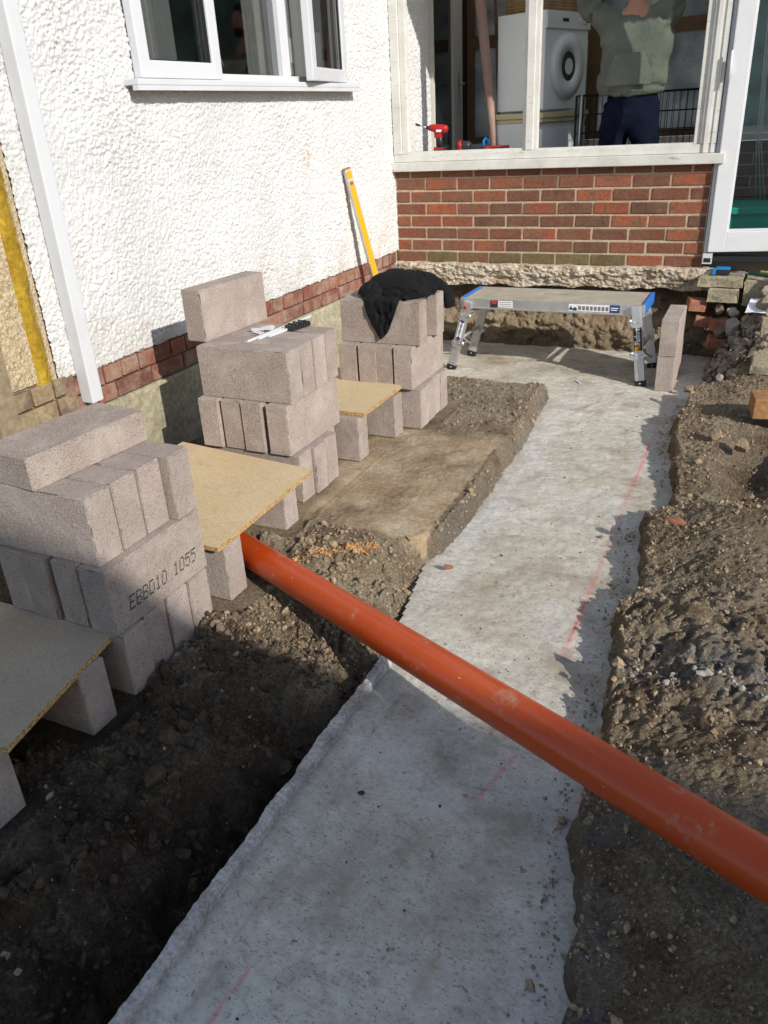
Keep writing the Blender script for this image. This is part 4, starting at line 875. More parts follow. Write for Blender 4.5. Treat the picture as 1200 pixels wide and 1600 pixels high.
# --- nearest stack (left edge of the picture)
z = -.537; G = 'blocks of the nearest stack'
along_x(1.064,-4.407,z,'front block at the bottom of the nearest stack, past the corner of the dirty board',G)
for i in range(3): along_x(1.048+.002*i,-4.297+.1055*i+.002,z,['second','third','fourth'][i]+' block along the bottom of the nearest stack, under the printed block',G)
z += .2155; xs = [1.045,.934,.815,.712]
nm = ['block with the black ink stamp, right end of its row in the nearest stack','block next left of the ink stamped one in the nearest stack','third block left from the ink stamped one in the nearest stack','leftmost block in the row above the dirty board']
stamp = None
for i, xr in enumerate(xs):
    o = along_y(xr, -4.407+.006*(i%2), z, nm[i], G)
    if i == 0: o.rotation_euler = (0,0,Yd); o.location = (xr-.05,-4.407+.22,z); stamp = o
z += .2155
for i, (yf, xr) in enumerate(((-4.385,1.020),(-4.277,1.018),(-4.170,1.016),(-4.062,1.042))):
    along_x(xr, yf, z, ['front block of the upper row of the nearest stack, under the flat one','second block of the upper row of the nearest stack, with pale dust on top','third block of the upper row of the nearest stack','rearmost block of the upper row, pushed forward to the right'][i], G)
z += .2155
o = block(.80,-4.165,z+.05,Yd-.09,'single block laid flat on top of the nearest stack',G,flat=True); o.location = (.745+.04,-4.165,z+.0505); o.rotation_euler = Euler((math.pi/2,0,Yd-.10)); 
o.location.z = z+.05; 
# mesh origin is at the bottom middle of the upright block: shift so the flat block sits centred
off = Matrix.Rotation(Yd-.10,3,'Z') @ Vector((0,.1075,0)); o.location = Vector((.755,-4.165,z+.0505))+off
# ink stamp as dot matrix on the +x face of the stamped block
F5 = {'E':['11111','10000','10000','11110','10000','10000','11111'],'B':['11110','10001','10001','11110','10001','10001','11110'],'D':['11110','10001','10001','10001','10001','10001','11110'],'1':['00100','01100','00100','00100','00100','00100','01110'],
      '0':['01110','10001','10001','10001','10001','10001','01110'],'5':['11111','10000','11110','00001','00001','10001','01110'],' ':['00000']*7}
txt = 'EBBD10 1055'; pitch = .0049; q = MB()
for ci, ch in enumerate(txt):
    if ch == ' ': o = q.build('ink_stamp', stamp); o.rotation_euler = (0,0,-Yd); q = MB()
    for rr, rowb in enumerate(F5[ch]):
        for cc_, bit in enumerate(rowb):
            if bit == '1' and rng.random() > .06:
                v_ = ci*6*pitch+cc_*pitch+(6-rr)*.0012; zz_ = .052+(6-rr)*.0068+.0001*ci
                yv = -.15+v_; s_ = .0021
                q.add([(.0515,yv-s_,zz_-s_*1.2),(.0515,yv+s_,zz_-s_*1.2),(.0515,yv+s_,zz_+s_*1.2),(.0515,yv-s_,zz_+s_*1.2)], [(0,1,2,3)], 'black_ink')
o = q.build('ink_stamp', stamp); o.rotation_euler = (0,0,-Yd)
# --- middle stack
z = -.4565; G = 'blocks of the middle stack'
for i, (yf, xr) in enumerate(((-3.196,.965),(-3.094,.978),(-2.990,.974))):
    along_x(xr, yf, z, ['front','second','third'][i]+' block along the bottom of the middle stack, right of the big chipboard', G)
along_x(.90,-2.885,z,'block at the back of the bottom row of the middle stack',G)
z += .2155
for i, xr in enumerate((.93,.807,.702,.590)):
    along_y(xr, -3.212+.008*(i==2), z, ['rightmost upright block end in the second row of the middle stack','block left of the dark gap in the middle stack','block second from the left in the second row of the middle stack','leftmost block in the second row of the middle stack'][i], G)
z += .2155
for i in range(4): along_x(.938-.002*i, -3.177+.1075*i, z, ['front','second','third','rearmost'][i]+' block of the upper row of the middle stack, under the white strips', G)
z += .2155
o = along_y(.524,-3.116,z,'single block standing on edge on top of the middle stack',G); o.rotation_euler = (0,0,Yd-.06)
TOPZ = z
# --- back stack
z = -.468; G = 'blocks of the back stack'
along_x(1.088,-2.196,z,'front block at the bottom right of the back stack',G)
for i in range(3): along_x(1.082,-2.094+.102*i,z,['second','third','fourth'][i]+' block along the bottom of the back stack',G)
z += .2155
for i, xr in enumerate((1.055,.946,.855,.742)):
    along_y(xr, -2.218+.006*(i==1), z, ['rightmost block in the middle row of the back stack','block left of the narrow gap in the middle row of the back stack','second block from the left in the middle row of the back stack','leftmost block in the middle row of the back stack'][i], G)
z += .2155
for i, (yf, xr) in enumerate(((-2.163,1.085),(-2.055,1.035),(-1.945,1.088))):
    along_x(xr, yf, z, ['front block of the top row of the back stack, under the black garment','middle block of the top row of the back stack, set back','rear block of the top row of the back stack'][i], G)
TZ = z+.215
# --- pads under the boards
G = 'single blocks propping the boards'
along_x(1.085,-3.915,-.489,'block propping the near end of the big chipboard, beside the orange pipe',G)
along_x(.993,-3.405,-.480,'block propping the far end of the big chipboard',G)
along_x(.978,-2.700,-.463,'block propping the near edge of the small far board',G)
along_x(1.014,-2.352,-.468,'block under the far side of the small board, beside the back stack',G)
along_x(1.048,-4.575,-.560,'block propping the dirty board in the foreground shade',G)
along_x(1.050,-4.935,-.575,'block cut by the left edge of the picture below the dirty board',G)
# --- upright pair at the platform
G = 'upright pair beside the work platform'
for i in range(2): o = block(2.131,-.882+.22,-.5795+.2155*i,Yd,['lower','upper'][i]+' block of the pair right of the work platform',G); o.rotation_euler = (0,0,Yd+(.012 if i else 0))

# ================================================================ BOARDS
def board(corners, zb, th, label, material):
    """corners ccw in plan, z per corner"""
    n = len(corners); me_v = []; 
    q = MB(); vs = [(x,y,zb+dz) for (x,y,dz) in corners]+[(x,y,zb+dz+th) for (x,y,dz) in corners]
    q.add(vs, [tuple(range(n,2*n))], material); q.add(vs, [tuple(range(n))[::-1]], material)
    q.add(vs, [(i,(i+1)%n,n+(i+1)%n,n+i) for i in range(n)], 'board_edge')
    o = q.build('chipboard_sheet'); tag(o, label, 'board'); return o
board([(.36,-3.955,.0),(1.082,-3.945,-.003),(1.072,-3.285,.008),(.36,-3.20,.010)], -.273, .018, 'big yellow brown chipboard sheet between the nearest and middle stacks', 'chipboard')
board([(.40,-2.675,0),(1.000,-2.665,0),(.992,-2.03,-.002),(.40,-2.01,-.002)], -.2465, .018, 'small pale chipboard sheet between the middle and back stacks', 'chipboard')
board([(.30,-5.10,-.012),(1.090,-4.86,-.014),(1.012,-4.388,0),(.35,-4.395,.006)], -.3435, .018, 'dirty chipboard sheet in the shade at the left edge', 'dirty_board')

# ================================================================ ORANGE PIPE
p0 = Vector((.55,-3.46,-.452)); p1 = Vector((2.784,-4.585,-.292)); d = (p1-p0).normalized(); p2 = p1+d*1.4; L = (p2-p0).length
q = MB(); N = 48; rings = 40; vs = []; fs = []
Tm = Matrix.Translation(p0) @ d.to_track_quat('Z','Y').to_matrix().to_4x4()
for rad in (.055,.0518):
    base = len(vs)
    for i in range(rings+1):
        zz_ = L*i/rings
        for j in range(N): a = 2*math.pi*j/N; vs.append((rad*math.cos(a), rad*math.sin(a), zz_))
    for i in range(rings):
        for j in range(N):
            A = base+i*N+j; B = base+i*N+(j+1)%N; fs.append((A,B,B+N,A+N) if rad > .053 else (B,A,A+N,B+N))
nr_ = (rings+1)*N
for e in (0, rings):
    for j in range(N): A = e*N+j; B = e*N+(j+1)%N; fs.append((A,A+nr_,B+nr_,B))
q.add(vs, fs, 'terracotta_plastic', True)
me_o = q.build('drain_pipe'); me_o.matrix_world = Tm; tag(me_o, 'long orange plastic drain pipe lying across the trench', 'pipe')
o = link('pebble', rock_mesh('pebble', 77, 1), None, (2.36,-4.335,-.268)); o.scale = (.006,.005,.005); o.data.materials.append(M['brick_rubble']); tag(o, 'tiny orange crumb resting on top of the orange pipe', 'crumb')
# brick fragments
for (x,y,z,s_,rz,mt,lb,nm_) in ((1.668,-3.33,-.555,(.024,.017,.02),.4,'brick_rubble','small red brick chip at the foot of the broken ledge','brick_chip'),
        (2.44,-2.96,-.405,(.05,.022,.02),-.5,'brick_rubble','pinkish brick fragment on the edge of the right bank','brick_fragment'),
        (2.158,-2.86,-.573,(.011,.009,.008),.2,'brick_rubble','little orange brick crumb on the concrete by the bank shadow','brick_chip')):
    o = link(nm_, rock_mesh(nm_, int(x*100), 2), None, (x,y,z), (0.1,.05,rz)); o.scale = s_; o.data.materials.append(M[mt]); tag(o, lb, 'brick')
o = MB().box((-.028,-.007,0),(.0,.007,.004),'white_plastic').box((.001,-.006,0),(.03,.006,.003),'white_plastic').build('packing_shim'); o.location = (1.61,-.84,-.577); o.rotation_euler = (0,0,-.9); tag(o, 'small white plastic packer on the concrete in front of the platform', 'packer')
o = link('stone_slab', rock_mesh('stone_slab', 88, 3, .35), None, (1.27,-5.10,-.80), (.15,.1,.3)); o.scale = (.10,.09,.09); o.data.materials.append(M['stone']); tag(o, 'large flat grey stone at the bottom left of the dark hole', 'stone')
o = link('stone_slab', rock_mesh('stone_slab', 89, 3, .6), None, (1.22,-4.78,-.63), (.1,.1,.9)); o.scale = (.035,.05,.035); o.data.materials.append(M['stone']); tag(o, 'rounded tan stone in the shaded earth left of the lip', 'stone')

# ================================================================ THINGS ON THE BLOCKS
# white strips on the middle stack
for i, (a, c_, lb) in enumerate((((.684,-3.079),(.715,-2.60),'longest white plastic strip on the middle stack'),((.704,-3.024),(.736,-2.76),'middle white plastic strip beside the longest one'),((.728,-2.98),(.748,-2.80),'shortest white strip nearest the edge of the block'))):
    A = Vector((*a, TOPZ+.001)); B = Vector((*c_, TOPZ+.001)); dd = (B-A); T = Matrix.Translation(A) @ Matrix.Rotation(math.atan2(dd.y,dd.x),4,'Z')
    o = MB().box((0,-.009,0),(dd.length,.009,.0035),'white_plastic',T).box((0,-.009,.0035),(dd.length,-.006,.010),'white_plastic',T).build('trim_strip'); tag(o, lb, 'plastic strip')
q = MB()
for (x,y,rz) in ((.628,-2.90,.3),(.652,-2.86,.9),(.645,-2.93,-.4),(.665,-2.885,.1)):
    T = Matrix.Translation((x,y,TOPZ+.002+rng.random()*.008)) @ Matrix.Rotation(rz,4,'Z') @ Matrix.Rotation(.15,4,'X'); q.box((-.03,-.012,0),(.03,.012,.004),'white_plastic',T,.001)
tag(q.build('plastic_offcuts'), 'little heap of white plastic offcuts left of the strips', 'offcuts')
q = MB(); T0 = Matrix.Translation((.772,-2.80,TOPZ)) @ Matrix.Rotation(1.35,4,'Z')
q.box((-.060,-.024,.001),(.055,.024,.012),'dark_plastic',T0,.003)
for i in range(7): q.box((-.055+i*.016,-.028,.008),(-.044+i*.016,.026,.024+.004*(i%2)),'dark_plastic',T0,.002)
for i in range(3): q.tube([T0@Vector((-.03+i*.03,-.015,.022)),T0@Vector((-.03+i*.03,-.015,.032))],.006,'dark_plastic',8)
tag(q.build('black_connectors'), 'black plastic connector strip next to the white strips', 'connector')
# yellow spirit level leaning in the corner
A = Vector((.205,-.60,-.49)); B = Vector((.040,-.838,.715)); zax = (B-A).normalized(); xax = Vector((.88,-.47,0)); xax = (xax-zax*xax.dot(zax)).normalized(); yax = zax.cross(xax)
T = Matrix.Translation(A) @ frame(xax,yax,zax); L = (B-A).length
lev = empty('spirit_level', A); tag(lev, 'long yellow and silver spirit level leaning on the white wall', 'spirit level')
def ls(o): o.matrix_parent_inverse = Matrix.Translation(-A); return o
ls(MB().box((-.0135,-.024,.0),(.0135,.024,L-.004),'aluminium',T,.002).build('body', lev))
ls(MB().box((.0137,-.020,.06),(.0150,.020,L-.075),'yellow_paint',T).box((.0137,-.020,L-.06),(.0150,.020,L-.012),'yellow_paint',T).box((-.0150,-.020,.06),(-.0137,.020,L-.075),'yellow_paint',T).build('painted_face', lev))
ls(MB().box((-.015,-.0255,L-.004),(.015,.0255,L+.006),'orange_timber',T,.002).build('end_cap', lev))
ls(MB().box((.0137,-.012,L-.10),(.0155,.012,L-.078),'grey_plastic',T).build('vial', lev)); ls(MB().box((-.005,-.0265,L*.50),(.013,-.0242,L*.50+.03),'yellow_plastic',T).build('vial', lev))

# black hooded top: heap, front flap and hanging sleeve, fused by remeshing
def fused(name, parts, voxel, material, parent, fold=None, smooth_it=6):
    bm = bmesh.new()
    for (cpos, rad, rot) in parts:
        Tm_ = Matrix.Translation(cpos) @ Euler(rot).to_matrix().to_4x4() @ Matrix.Diagonal((*rad,1)); bmesh.ops.create_icosphere(bm, subdivisions=3, radius=1, matrix=Tm_)
    me = bpy.data.meshes.new(name); bm.to_mesh(me); bm.free(); o = link(name, me, None)
    md = o.modifiers.new('r','REMESH'); md.mode = 'VOXEL'; md.voxel_size = voxel
    sm = o.modifiers.new('s','SMOOTH'); sm.factor = .5; sm.iterations = smooth_it
    bpy.context.view_layer.update(); me2 = bpy.data.meshes.new_from_object(o.evaluated_get(bpy.context.evaluated_depsgraph_get())); bpy.data.objects.remove(o)
    n = len(me2.vertices); A = np.zeros(n*3); me2.vertices.foreach_get('co', A); A = A.reshape(-1,3); Nn = np.zeros(n*3); me2.vertices.foreach_get('normal', Nn); Nn = Nn.reshape(-1,3)
    if fold is not None: A = A+Nn*fold(A)[:,None]
    me2.vertices.foreach_set('co', A.reshape(-1)); me2.update(); me2.polygons.foreach_set('use_smooth', [True]*len(me2.polygons)); me2.materials.clear(); me2.materials.append(M[material]); me2.name = name
    o = link(name, me2, parent); return o
def folds(A):
    a = A[:,0]*1.0+A[:,1]*.55; b_ = A[:,2]
    f1 = fbm(a*11+2.2*fbm(a*4,b_*4,501,2), b_*9+A[:,1]*5, 502, 3)
    f2 = np.abs(fbm(a*7+A[:,1]*3, b_*6-a*4, 503, 3))
    return .020*f1-.034*(1-sst(0,.13,f2))+.007+.004*fbm(a*40,b_*40,504,2)

def drape(name, cen, ang, size, res, squeeze, lumps, boxes_, seed, steps=230, ground=-.9, lift=.10):
    """small position-based cloth: starts squeezed so that it buckles into folds, then falls over the lumps and blocks"""
    nu, nv = res; u = np.linspace(-.5,.5,nu)*size[0]; v = np.linspace(-.5,.5,nv)*size[1]; U, V = np.meshgrid(u, v, indexing='ij')
    # rounded outline with a drawn out corner
    c_, s_ = math.cos(ang), math.sin(ang); P0 = np.stack([U*squeeze, V*squeeze, 0*U], -1)
    Q = np.stack([cen[0]+P0[...,0]*c_-P0[...,1]*s_, cen[1]+P0[...,0]*s_+P0[...,1]*c_, cen[2]+lift+.05*fbm(U*11,V*11,seed,3)+.03*fbm(U*30,V*22,seed+4,2)], -1)
    hu_, hv_ = size[0]/(nu-1), size[1]/(nv-1); dg = math.hypot(hu_, hv_); pv = Q.copy(); vel = np.zeros_like(Q)
    def con(a, b, L_, k_):
        d_ = b-a; l = np.sqrt((d_**2).sum(-1, keepdims=True))+1e-9; c = d_*(1-L_/l)*.5*k_; return c
    def sat(sl1, sl2, L_, k_, par, axis):
        for off in range(par*2 if par > 1 else 2):
            A1 = [slice(None),slice(None)]; 
            n_ = Q.shape[axis]; i_ = np.arange(0, n_-par); i_ = i_[(i_//par) % 2 == off % 2] if off < 2 else i_[:0]
            if len(i_) == 0: continue
            if axis == 0: c = con(Q[i_], Q[i_+par], L_, k_); Q[i_] += c; Q[i_+par] -= c
            else: c = con(Q[:,i_], Q[:,i_+par], L_, k_); Q[:,i_] += c; Q[:,i_+par] -= c
    for st_ in range(steps):
        vel = (Q-pv)*.965; pv = Q.copy(); Q = Q+vel; Q[...,2] -= .00028
        for it in range(4):
            sat(0,0,hu_,1,1,0); sat(0,0,hv_,1,1,1)
            for o1 in (0,1):
                a, b = Q[o1:-1:2,:-1], Q[o1+1::2,1:]; c = con(a,b,dg,.5); a += c; b -= c
                a, b = Q[o1:-1:2,1:], Q[o1+1::2,:-1]; c = con(a,b,dg,.5); a += c; b -= c
            if it == 0 and st_ % 3 == 0: sat(0,0,2.0*hu_,.12,2,0); sat(0,0,2.0*hv_,.12,2,1)
            for (lc, lr) in lumps:
                d_ = (Q-np.array(lc))/np.array(lr); l = np.sqrt((d_**2).sum(-1, keepdims=True)); inside = l < 1; Q = np.where(inside, np.array(lc)+d_/np.maximum(l,1e-6)*np.array(lr), Q); pv = np.where(inside, pv+(Q-pv)*.9, pv)
            for (bx0,bx1,by0,by1,bz1) in boxes_:
                m_ = .005; x_, y_, z_ = Q[...,0], Q[...,1], Q[...,2]
                ins = (x_ > bx0-m_)&(x_ < bx1+m_)&(y_ > by0-m_)&(y_ < by1+m_)&(z_ < bz1+m_)
                ds_1 = np.stack([x_-(bx0-m_), (bx1+m_)-x_, y_-(by0-m_), (by1+m_)-y_, (bz1+m_)-z_], -1); w_ = ds_1.argmin(-1)
                Q[...,0] = np.where(ins&(w_==0), bx0-m_, Q[...,0]); Q[...,0] = np.where(ins&(w_==1), bx1+m_, Q[...,0])
                Q[...,1] = np.where(ins&(w_==2), by0-m_, Q[...,1]); Q[...,1] = np.where(ins&(w_==3), by1+m_, Q[...,1]); Q[...,2] = np.where(ins&(w_==4), bz1+m_, Q[...,2])
                fr_ = ins[...,None]; pv = np.where(fr_, pv+(Q-pv)*.97, pv)
    return Q
def cloth_obj(name, Q, material, parent, th=.004):
    me = grid_mesh(name, Q, material); o = link(name, me, None)
    md = o.modifiers.new('t','SOLIDIFY'); md.thickness = th; md.offset = 0; sb = o.modifiers.new('s','SUBSURF'); sb.levels = 1
    bpy.context.view_layer.update(); me2 = bpy.data.meshes.new_from_object(o.evaluated_get(bpy.context.evaluated_depsgraph_get())); bpy.data.objects.remove(o); me2.name = name
    return link(name, me2, parent)
BX = [(.645,1.085,-2.163,-1.85,TZ), (.60,1.06,-2.218,-1.80,TZ-.215)]
LM = [((.80,-2.06,TZ),(.085,.07,.075)), ((.90,-1.98,TZ),(.11,.09,.085)), ((1.00,-1.95,TZ),(.075,.07,.06))]
top = empty('black_hooded_top', (.93,-2.0,TZ)); tag(top, 'crumpled black hooded top draped over the back stack of blocks', 'clothing')
def tps(o): o.matrix_parent_inverse = Matrix.Translation((-.93,2.0,-TZ)); return o
def fold_in(Q, seed, amp):
    du = np.gradient(Q, axis=0); dv = np.gradient(Q, axis=1); n = np.cross(du, dv); n /= np.sqrt((n**2).sum(-1, keepdims=True))+1e-9
    n *= np.where(n[...,2:3] < -.2, -1, 1)
    I, J = np.meshgrid(np.arange(Q.shape[0])/Q.shape[0], np.arange(Q.shape[1])/Q.shape[1], indexing='ij')
    a = fbm(I*1.6+.5*fbm(I*4,J*4,seed,2), J*8+1.4*fbm(I*3,J*3,seed+1,2), seed+2, 2); b = np.abs(fbm(I*1.4+J*1.2, J*5-I*3+fbm(I*3,J*3,seed+3,2), seed+4, 2))
    return Q+n*(amp*(a+.35)-amp*.9*(1-sst(0,.16,b))+amp*.6)[...,None]
Qc = drape('body', (.885,-2.050,TZ+.03), R(43), (.38,.36), (96,90), .66, LM, BX, 701)
Qc = fold_in(Qc, 731, .009)
tps(cloth_obj('body', Qc, 'black_cloth', top))
LM2 = [((.90,-1.99,TZ+.02),(.17,.10,.085)), ((1.03,-1.92,TZ+.02),(.08,.07,.07))]
Qs = drape('hood', (.905,-1.995,TZ+.09), R(-20), (.46,.32), (92,60), .60, [((c_[0],c_[1],c_[2]),(r_[0]+.012,r_[1]+.012,r_[2]+.014)) for c_, r_ in LM2], BX, 711, 200)
Qs = fold_in(Qs, 741, .010)
tps(cloth_obj('hood', Qs, 'black_cloth', top))
# hanging sleeve: a flattened wrinkled tube over the right rear corner
pth = [Vector(p) for p in ((.90,-1.99,TZ+.085),(.97,-1.94,TZ+.088),(1.02,-1.88,TZ+.07),(1.055,-1.825,TZ+.03),(1.085,-1.79,TZ-.02),(1.095,-1.775,TZ-.07),(1.098,-1.77,TZ-.10))]
NP, NS_ = 60, 28; G = np.zeros((NP, NS_+1, 3))
for i in range(NP):
    t_ = i/(NP-1)*(len(pth)-1); k0 = min(int(t_), len(pth)-2); f_ = t_-k0; a, b = pth[k0], pth[k0+1]; pc = a.lerp(b, f_*f_*(3-2*f_)) if False else a.lerp(b, f_); dd = (b-a).normalized()
    sx_ = Vector((.7,.7,0)); sx_ = (sx_-dd*sx_.dot(dd)).normalized(); ny_ = dd.cross(sx_)
    for j in range(NS_+1):
        a_ = 2*math.pi*(j % NS_)/NS_; wr = 1+.22*float(fbm(np.array([i*.16+math.cos(a_)*.8]), np.array([math.sin(a_)*1.5+i*.05]), 721, 3)[0])
        G[i,j] = pc+sx_*(.030*math.cos(a_)*wr)+ny_*(.016*math.sin(a_)*wr)
o = link('sleeve', grid_mesh('sleeve', G, 'black_cloth'), top); tps(o)

# ================================================================ WORK PLATFORM
hu = empty('work_platform', (1.36,-.55,-.58)); tag(hu, 'silver folding work platform with blue end caps in front of the brick wall', 'work platform')
def ws(o): o.matrix_parent_inverse = Matrix.Translation((-1.36,.55,.58)); return o
zt = -.100; xl, xr, yf, yb = .80, 1.945, -.735, -.345
q = MB(); nsl = 9
for i in range(nsl):
    ya_ = yf+.012+(yb-yf-.024)*i/nsl; yb__ = yf+.012+(yb-yf-.024)*(i+1)/nsl-.004
    if i in (5,6): q.box((xl+.01,ya_,zt-.012),(1.26,yb__,zt),'deck_metal'); q.box((1.44,ya_,zt-.012),(xr-.01,yb__,zt),'deck_metal')
    else: q.box((xl+.01,ya_,zt-.012),(xr-.01,yb__,zt),'deck_metal')
    q.box((xl+.01,yb__,zt-.012),(xr-.01,yb__+.004,zt-.006),'deck_metal')
ws(q.build('deck', hu))
ws(MB().box((xl,yf,zt-.062),(xr,yf+.012,zt+.002),'aluminium',bev=.002).box((xl,yf-.004,zt-.064),(xr,yf+.02,zt-.056),'aluminium').build('side_rail', hu))
ws(MB().box((xl,yb-.012,zt-.062),(xr,yb,zt+.002),'aluminium',bev=.002).build('side_rail', hu))
for xe, sg in ((xl,-1),(xr,1)):
    a_ = xe if sg > 0 else xe-.022; b_ = xe+.022 if sg > 0 else xe
    ws(MB().box((a_,yf+.01,zt-.060),(b_,yb-.01,zt+.006),'blue_plastic' if True else '',bev=.004).box((min(a_,b_)+.001,yf-.004,zt-.066),(max(a_,b_)-.001,yf+.0095,zt+.004),'aluminium').build('end_cap', hu))
def leg(top, foot, sg):
    A = Vector(top); B = Vector(foot); dz_ = (A-B).normalized(); yv = Vector((0,1,0)); yv = (yv-dz_*yv.dot(dz_)).normalized(); xv = yv.cross(dz_); T = Matrix.Translation(B) @ frame(xv,yv,dz_); Ln = (A-B).length
    q = MB(); q.box((-.029,-.012,.030),(.029,.012,Ln),'aluminium',T,.002)
    for k_ in (-.017,-.006,.006,.017): q.box((k_-.0022,-.0145,.032),(k_+.0022,-.012,Ln-.01),'aluminium',T)
    o = ws(q.build('leg', hu))
    f = MB().box((-.032,-.020,0),(.032,.020,.034),'black_rubber',T,.004).tube([T@Vector((0,-.0215,.018)),T@Vector((0,-.019,.018))],.005,'steel',8).build('foot_cap', o)
    for zz_ in (Ln*.395, Ln*.80):
        bk = MB()
        bk.prism([(-.036,-.012),(-.018,-.030),(.018,-.030),(.036,-.012),(.036,.018),(-.036,.018)], .004, 'aluminium', T @ Matrix.Translation((0,-.0185,zz_)) @ Matrix.Rotation(R(90),4,'X') @ Matrix.Translation((0,0,-.002)))
        bk.tube([T@Vector((-.018*sg,-.022,zz_+.004)),T@Vector((-.018*sg,-.026,zz_+.004))],.005,'steel',8); bk.tube([T@Vector((.018*sg,-.022,zz_+.004)),T@Vector((.018*sg,-.026,zz_+.004))],.005,'steel',8)
        bk.tube([T@Vector((-.03*sg,-.020,zz_+.012)),T@Vector((-.05*sg,-.020,zz_+.016))],.012,'aluminium',10)
        bk.build('bracket', o)
    return o, T, Ln
lf, Tlf, Llf = leg((.835,-.748,zt-.02), (.715,-.768,-.579), -1)
rf, Trf, Lrf = leg((1.915,-.752,zt-.002), (1.990,-.812,-.579), 1)
lb_, Tlb, Llb = leg((.845,-.345,zt-.03), (.735,-.405,-.579), -1)
rb_, Trb, Lrb = leg((1.905,-.345,zt-.03), (2.005,-.395,-.579), 1)
# cross braces and rungs between the legs of each end
for (Ta, La, Tb, Lb) in ((Tlf,Llf,Tlb,Llb),(Trf,Lrf,Trb,Lrb)):
    ws(MB().tube([Ta@Vector((0,.0,La*.45)),Tb@Vector((0,0,Lb*.45))],.013,'aluminium',4).build('rung', hu)); ws(MB().tube([Ta@Vector((0,.0,La*.80)),Tb@Vector((0,0,Lb*.80))],.013,'aluminium',4).build('rung', hu))
    ws(MB().tube([Ta@Vector((0,.09,La*.44)),Tb@Vector((0,-.015,Lb*.16))],.006,'aluminium',4).build('brace', hu))
    ws(MB().tube([Ta@Vector((.02,.01,La*.86)),Vector((1.06 if Ta is Tlf else 1.68, -.55, zt-.05))],.007,'aluminium',4).build('brace', hu))
# stickers with writing
yfs = yf-.0018
ws(MB().box((.985,yfs,zt-.052),(1.035,yfs+.001,zt-.008),'black_ink').box((.993,yfs-.0012,zt-.028),(1.027,yfs-.0002,zt-.012),'red_ink').build('warning_sticker', hu))
ws(MB().box((1.037,yfs,zt-.050),(1.135,yfs+.001,zt-.008),'white_sticker').build('white_sticker', hu))
q = MB()
for i in range(3): q.box((1.043,yfs-.0012,zt-.042+i*.012),(1.128,yfs-.0002,zt-.039+i*.012),'faded_ink')
ws(q.build('small_print', hu))
ws(MB().box((1.555,yfs,zt-.050),(1.752,yfs+.001,zt-.008),'white_sticker').box((1.500,yfs,zt-.052),(1.553,yfs+.001,zt-.008),'white_sticker').box((1.754,yfs,zt-.052),(1.815,yfs+.001,zt-.006),'navy_sticker').build('white_sticker', hu))
q = MB(); 
for i in range(8): q.box((1.562+i*.024,yfs-.0012,zt-.043),(1.579+i*.024,yfs-.0002,zt-.018),'faded_ink')
q.prism([(-.014,0),(.014,0),(0,.026)], .0009, 'navy_sticker', Matrix.Translation((1.515,yfs-.0003,zt-.044)) @ Matrix.Rotation(R(90),4,'X')); q.prism([(-.012,0),(.012,0),(.012,.014),(0,.024),(-.012,.014)], .0009, 'navy_sticker', Matrix.Translation((1.540,yfs-.0003,zt-.048)) @ Matrix.Rotation(R(90),4,'X'))
q.box((1.762,yfs-.0012,zt-.026),(1.807,yfs-.0002,zt-.021),'white_sticker'); q.box((1.762,yfs-.0012,zt-.038),(1.800,yfs-.0002,zt-.033),'white_sticker')
ws(q.build('pictogram', hu))
# PRO Platform label on the right leg
q = MB().box((-.025,-.0160,Lrf*.45),(.025,-.0150,Lrf*.745),'black_ink',Trf); o = q.build('name_label', rf)
def legtext(s, T, zpos, size, material, parent, up=True, sx=1.0):
    Xd = (T.to_3x3() @ Vector((0,0,1))); Yd_ = (T.to_3x3() @ Vector((-1,0,0))); Xd = Xd; me = text_mesh(s, size, .0003, .0006); me.materials.clear(); me.materials.append(M[material])
    Zd = Xd.cross(Yd_); me.transform(Matrix.Translation(T@Vector((0,-.0166,zpos))) @ frame(Xd*sx,Yd_,Zd)); me.name = 'lettering'; return link('lettering', me, parent)
legtext('PRO', Trf, Lrf*.502, .044, 'yellow_ink', rf, sx=.62); legtext('Platform', Trf, Lrf*.636, .046, 'white_sticker', rf, sx=.66)
q = MB().prism([(-.016,.02),(0,0),(.016,.02),(.016,.135),(0,.155),(-.016,.135)], .001, 'white_sticker', Tlf @ Matrix.Translation((0,-.0150,Llf*.435)) @ Matrix.Rotation(R(90),4,'X'))
q.prism([(-.016,.02),(0,0),(.016,.02),(0,.035)], .0012, 'navy_sticker', Tlf @ Matrix.Translation((0,-.0152,Llf*.435)) @ Matrix.Rotation(R(90),4,'X')).prism([(-.016,.135),(0,.120),(.016,.135),(0,.155)], .0012, 'navy_sticker', Tlf @ Matrix.Translation((0,-.0152,Llf*.435)) @ Matrix.Rotation(R(90),4,'X'))
q.build('name_label', lf); legtext('WERNER', Tlf, Llf*.435+.078, .021, 'navy_sticker', lf)
ws(MB().tube([Tlf@Vector((-.004,-.014,Llf-.035)),Tlf@Vector((-.004,-.020,Llf-.035))],.011,'red_ink',14).build('lock_button', hu))

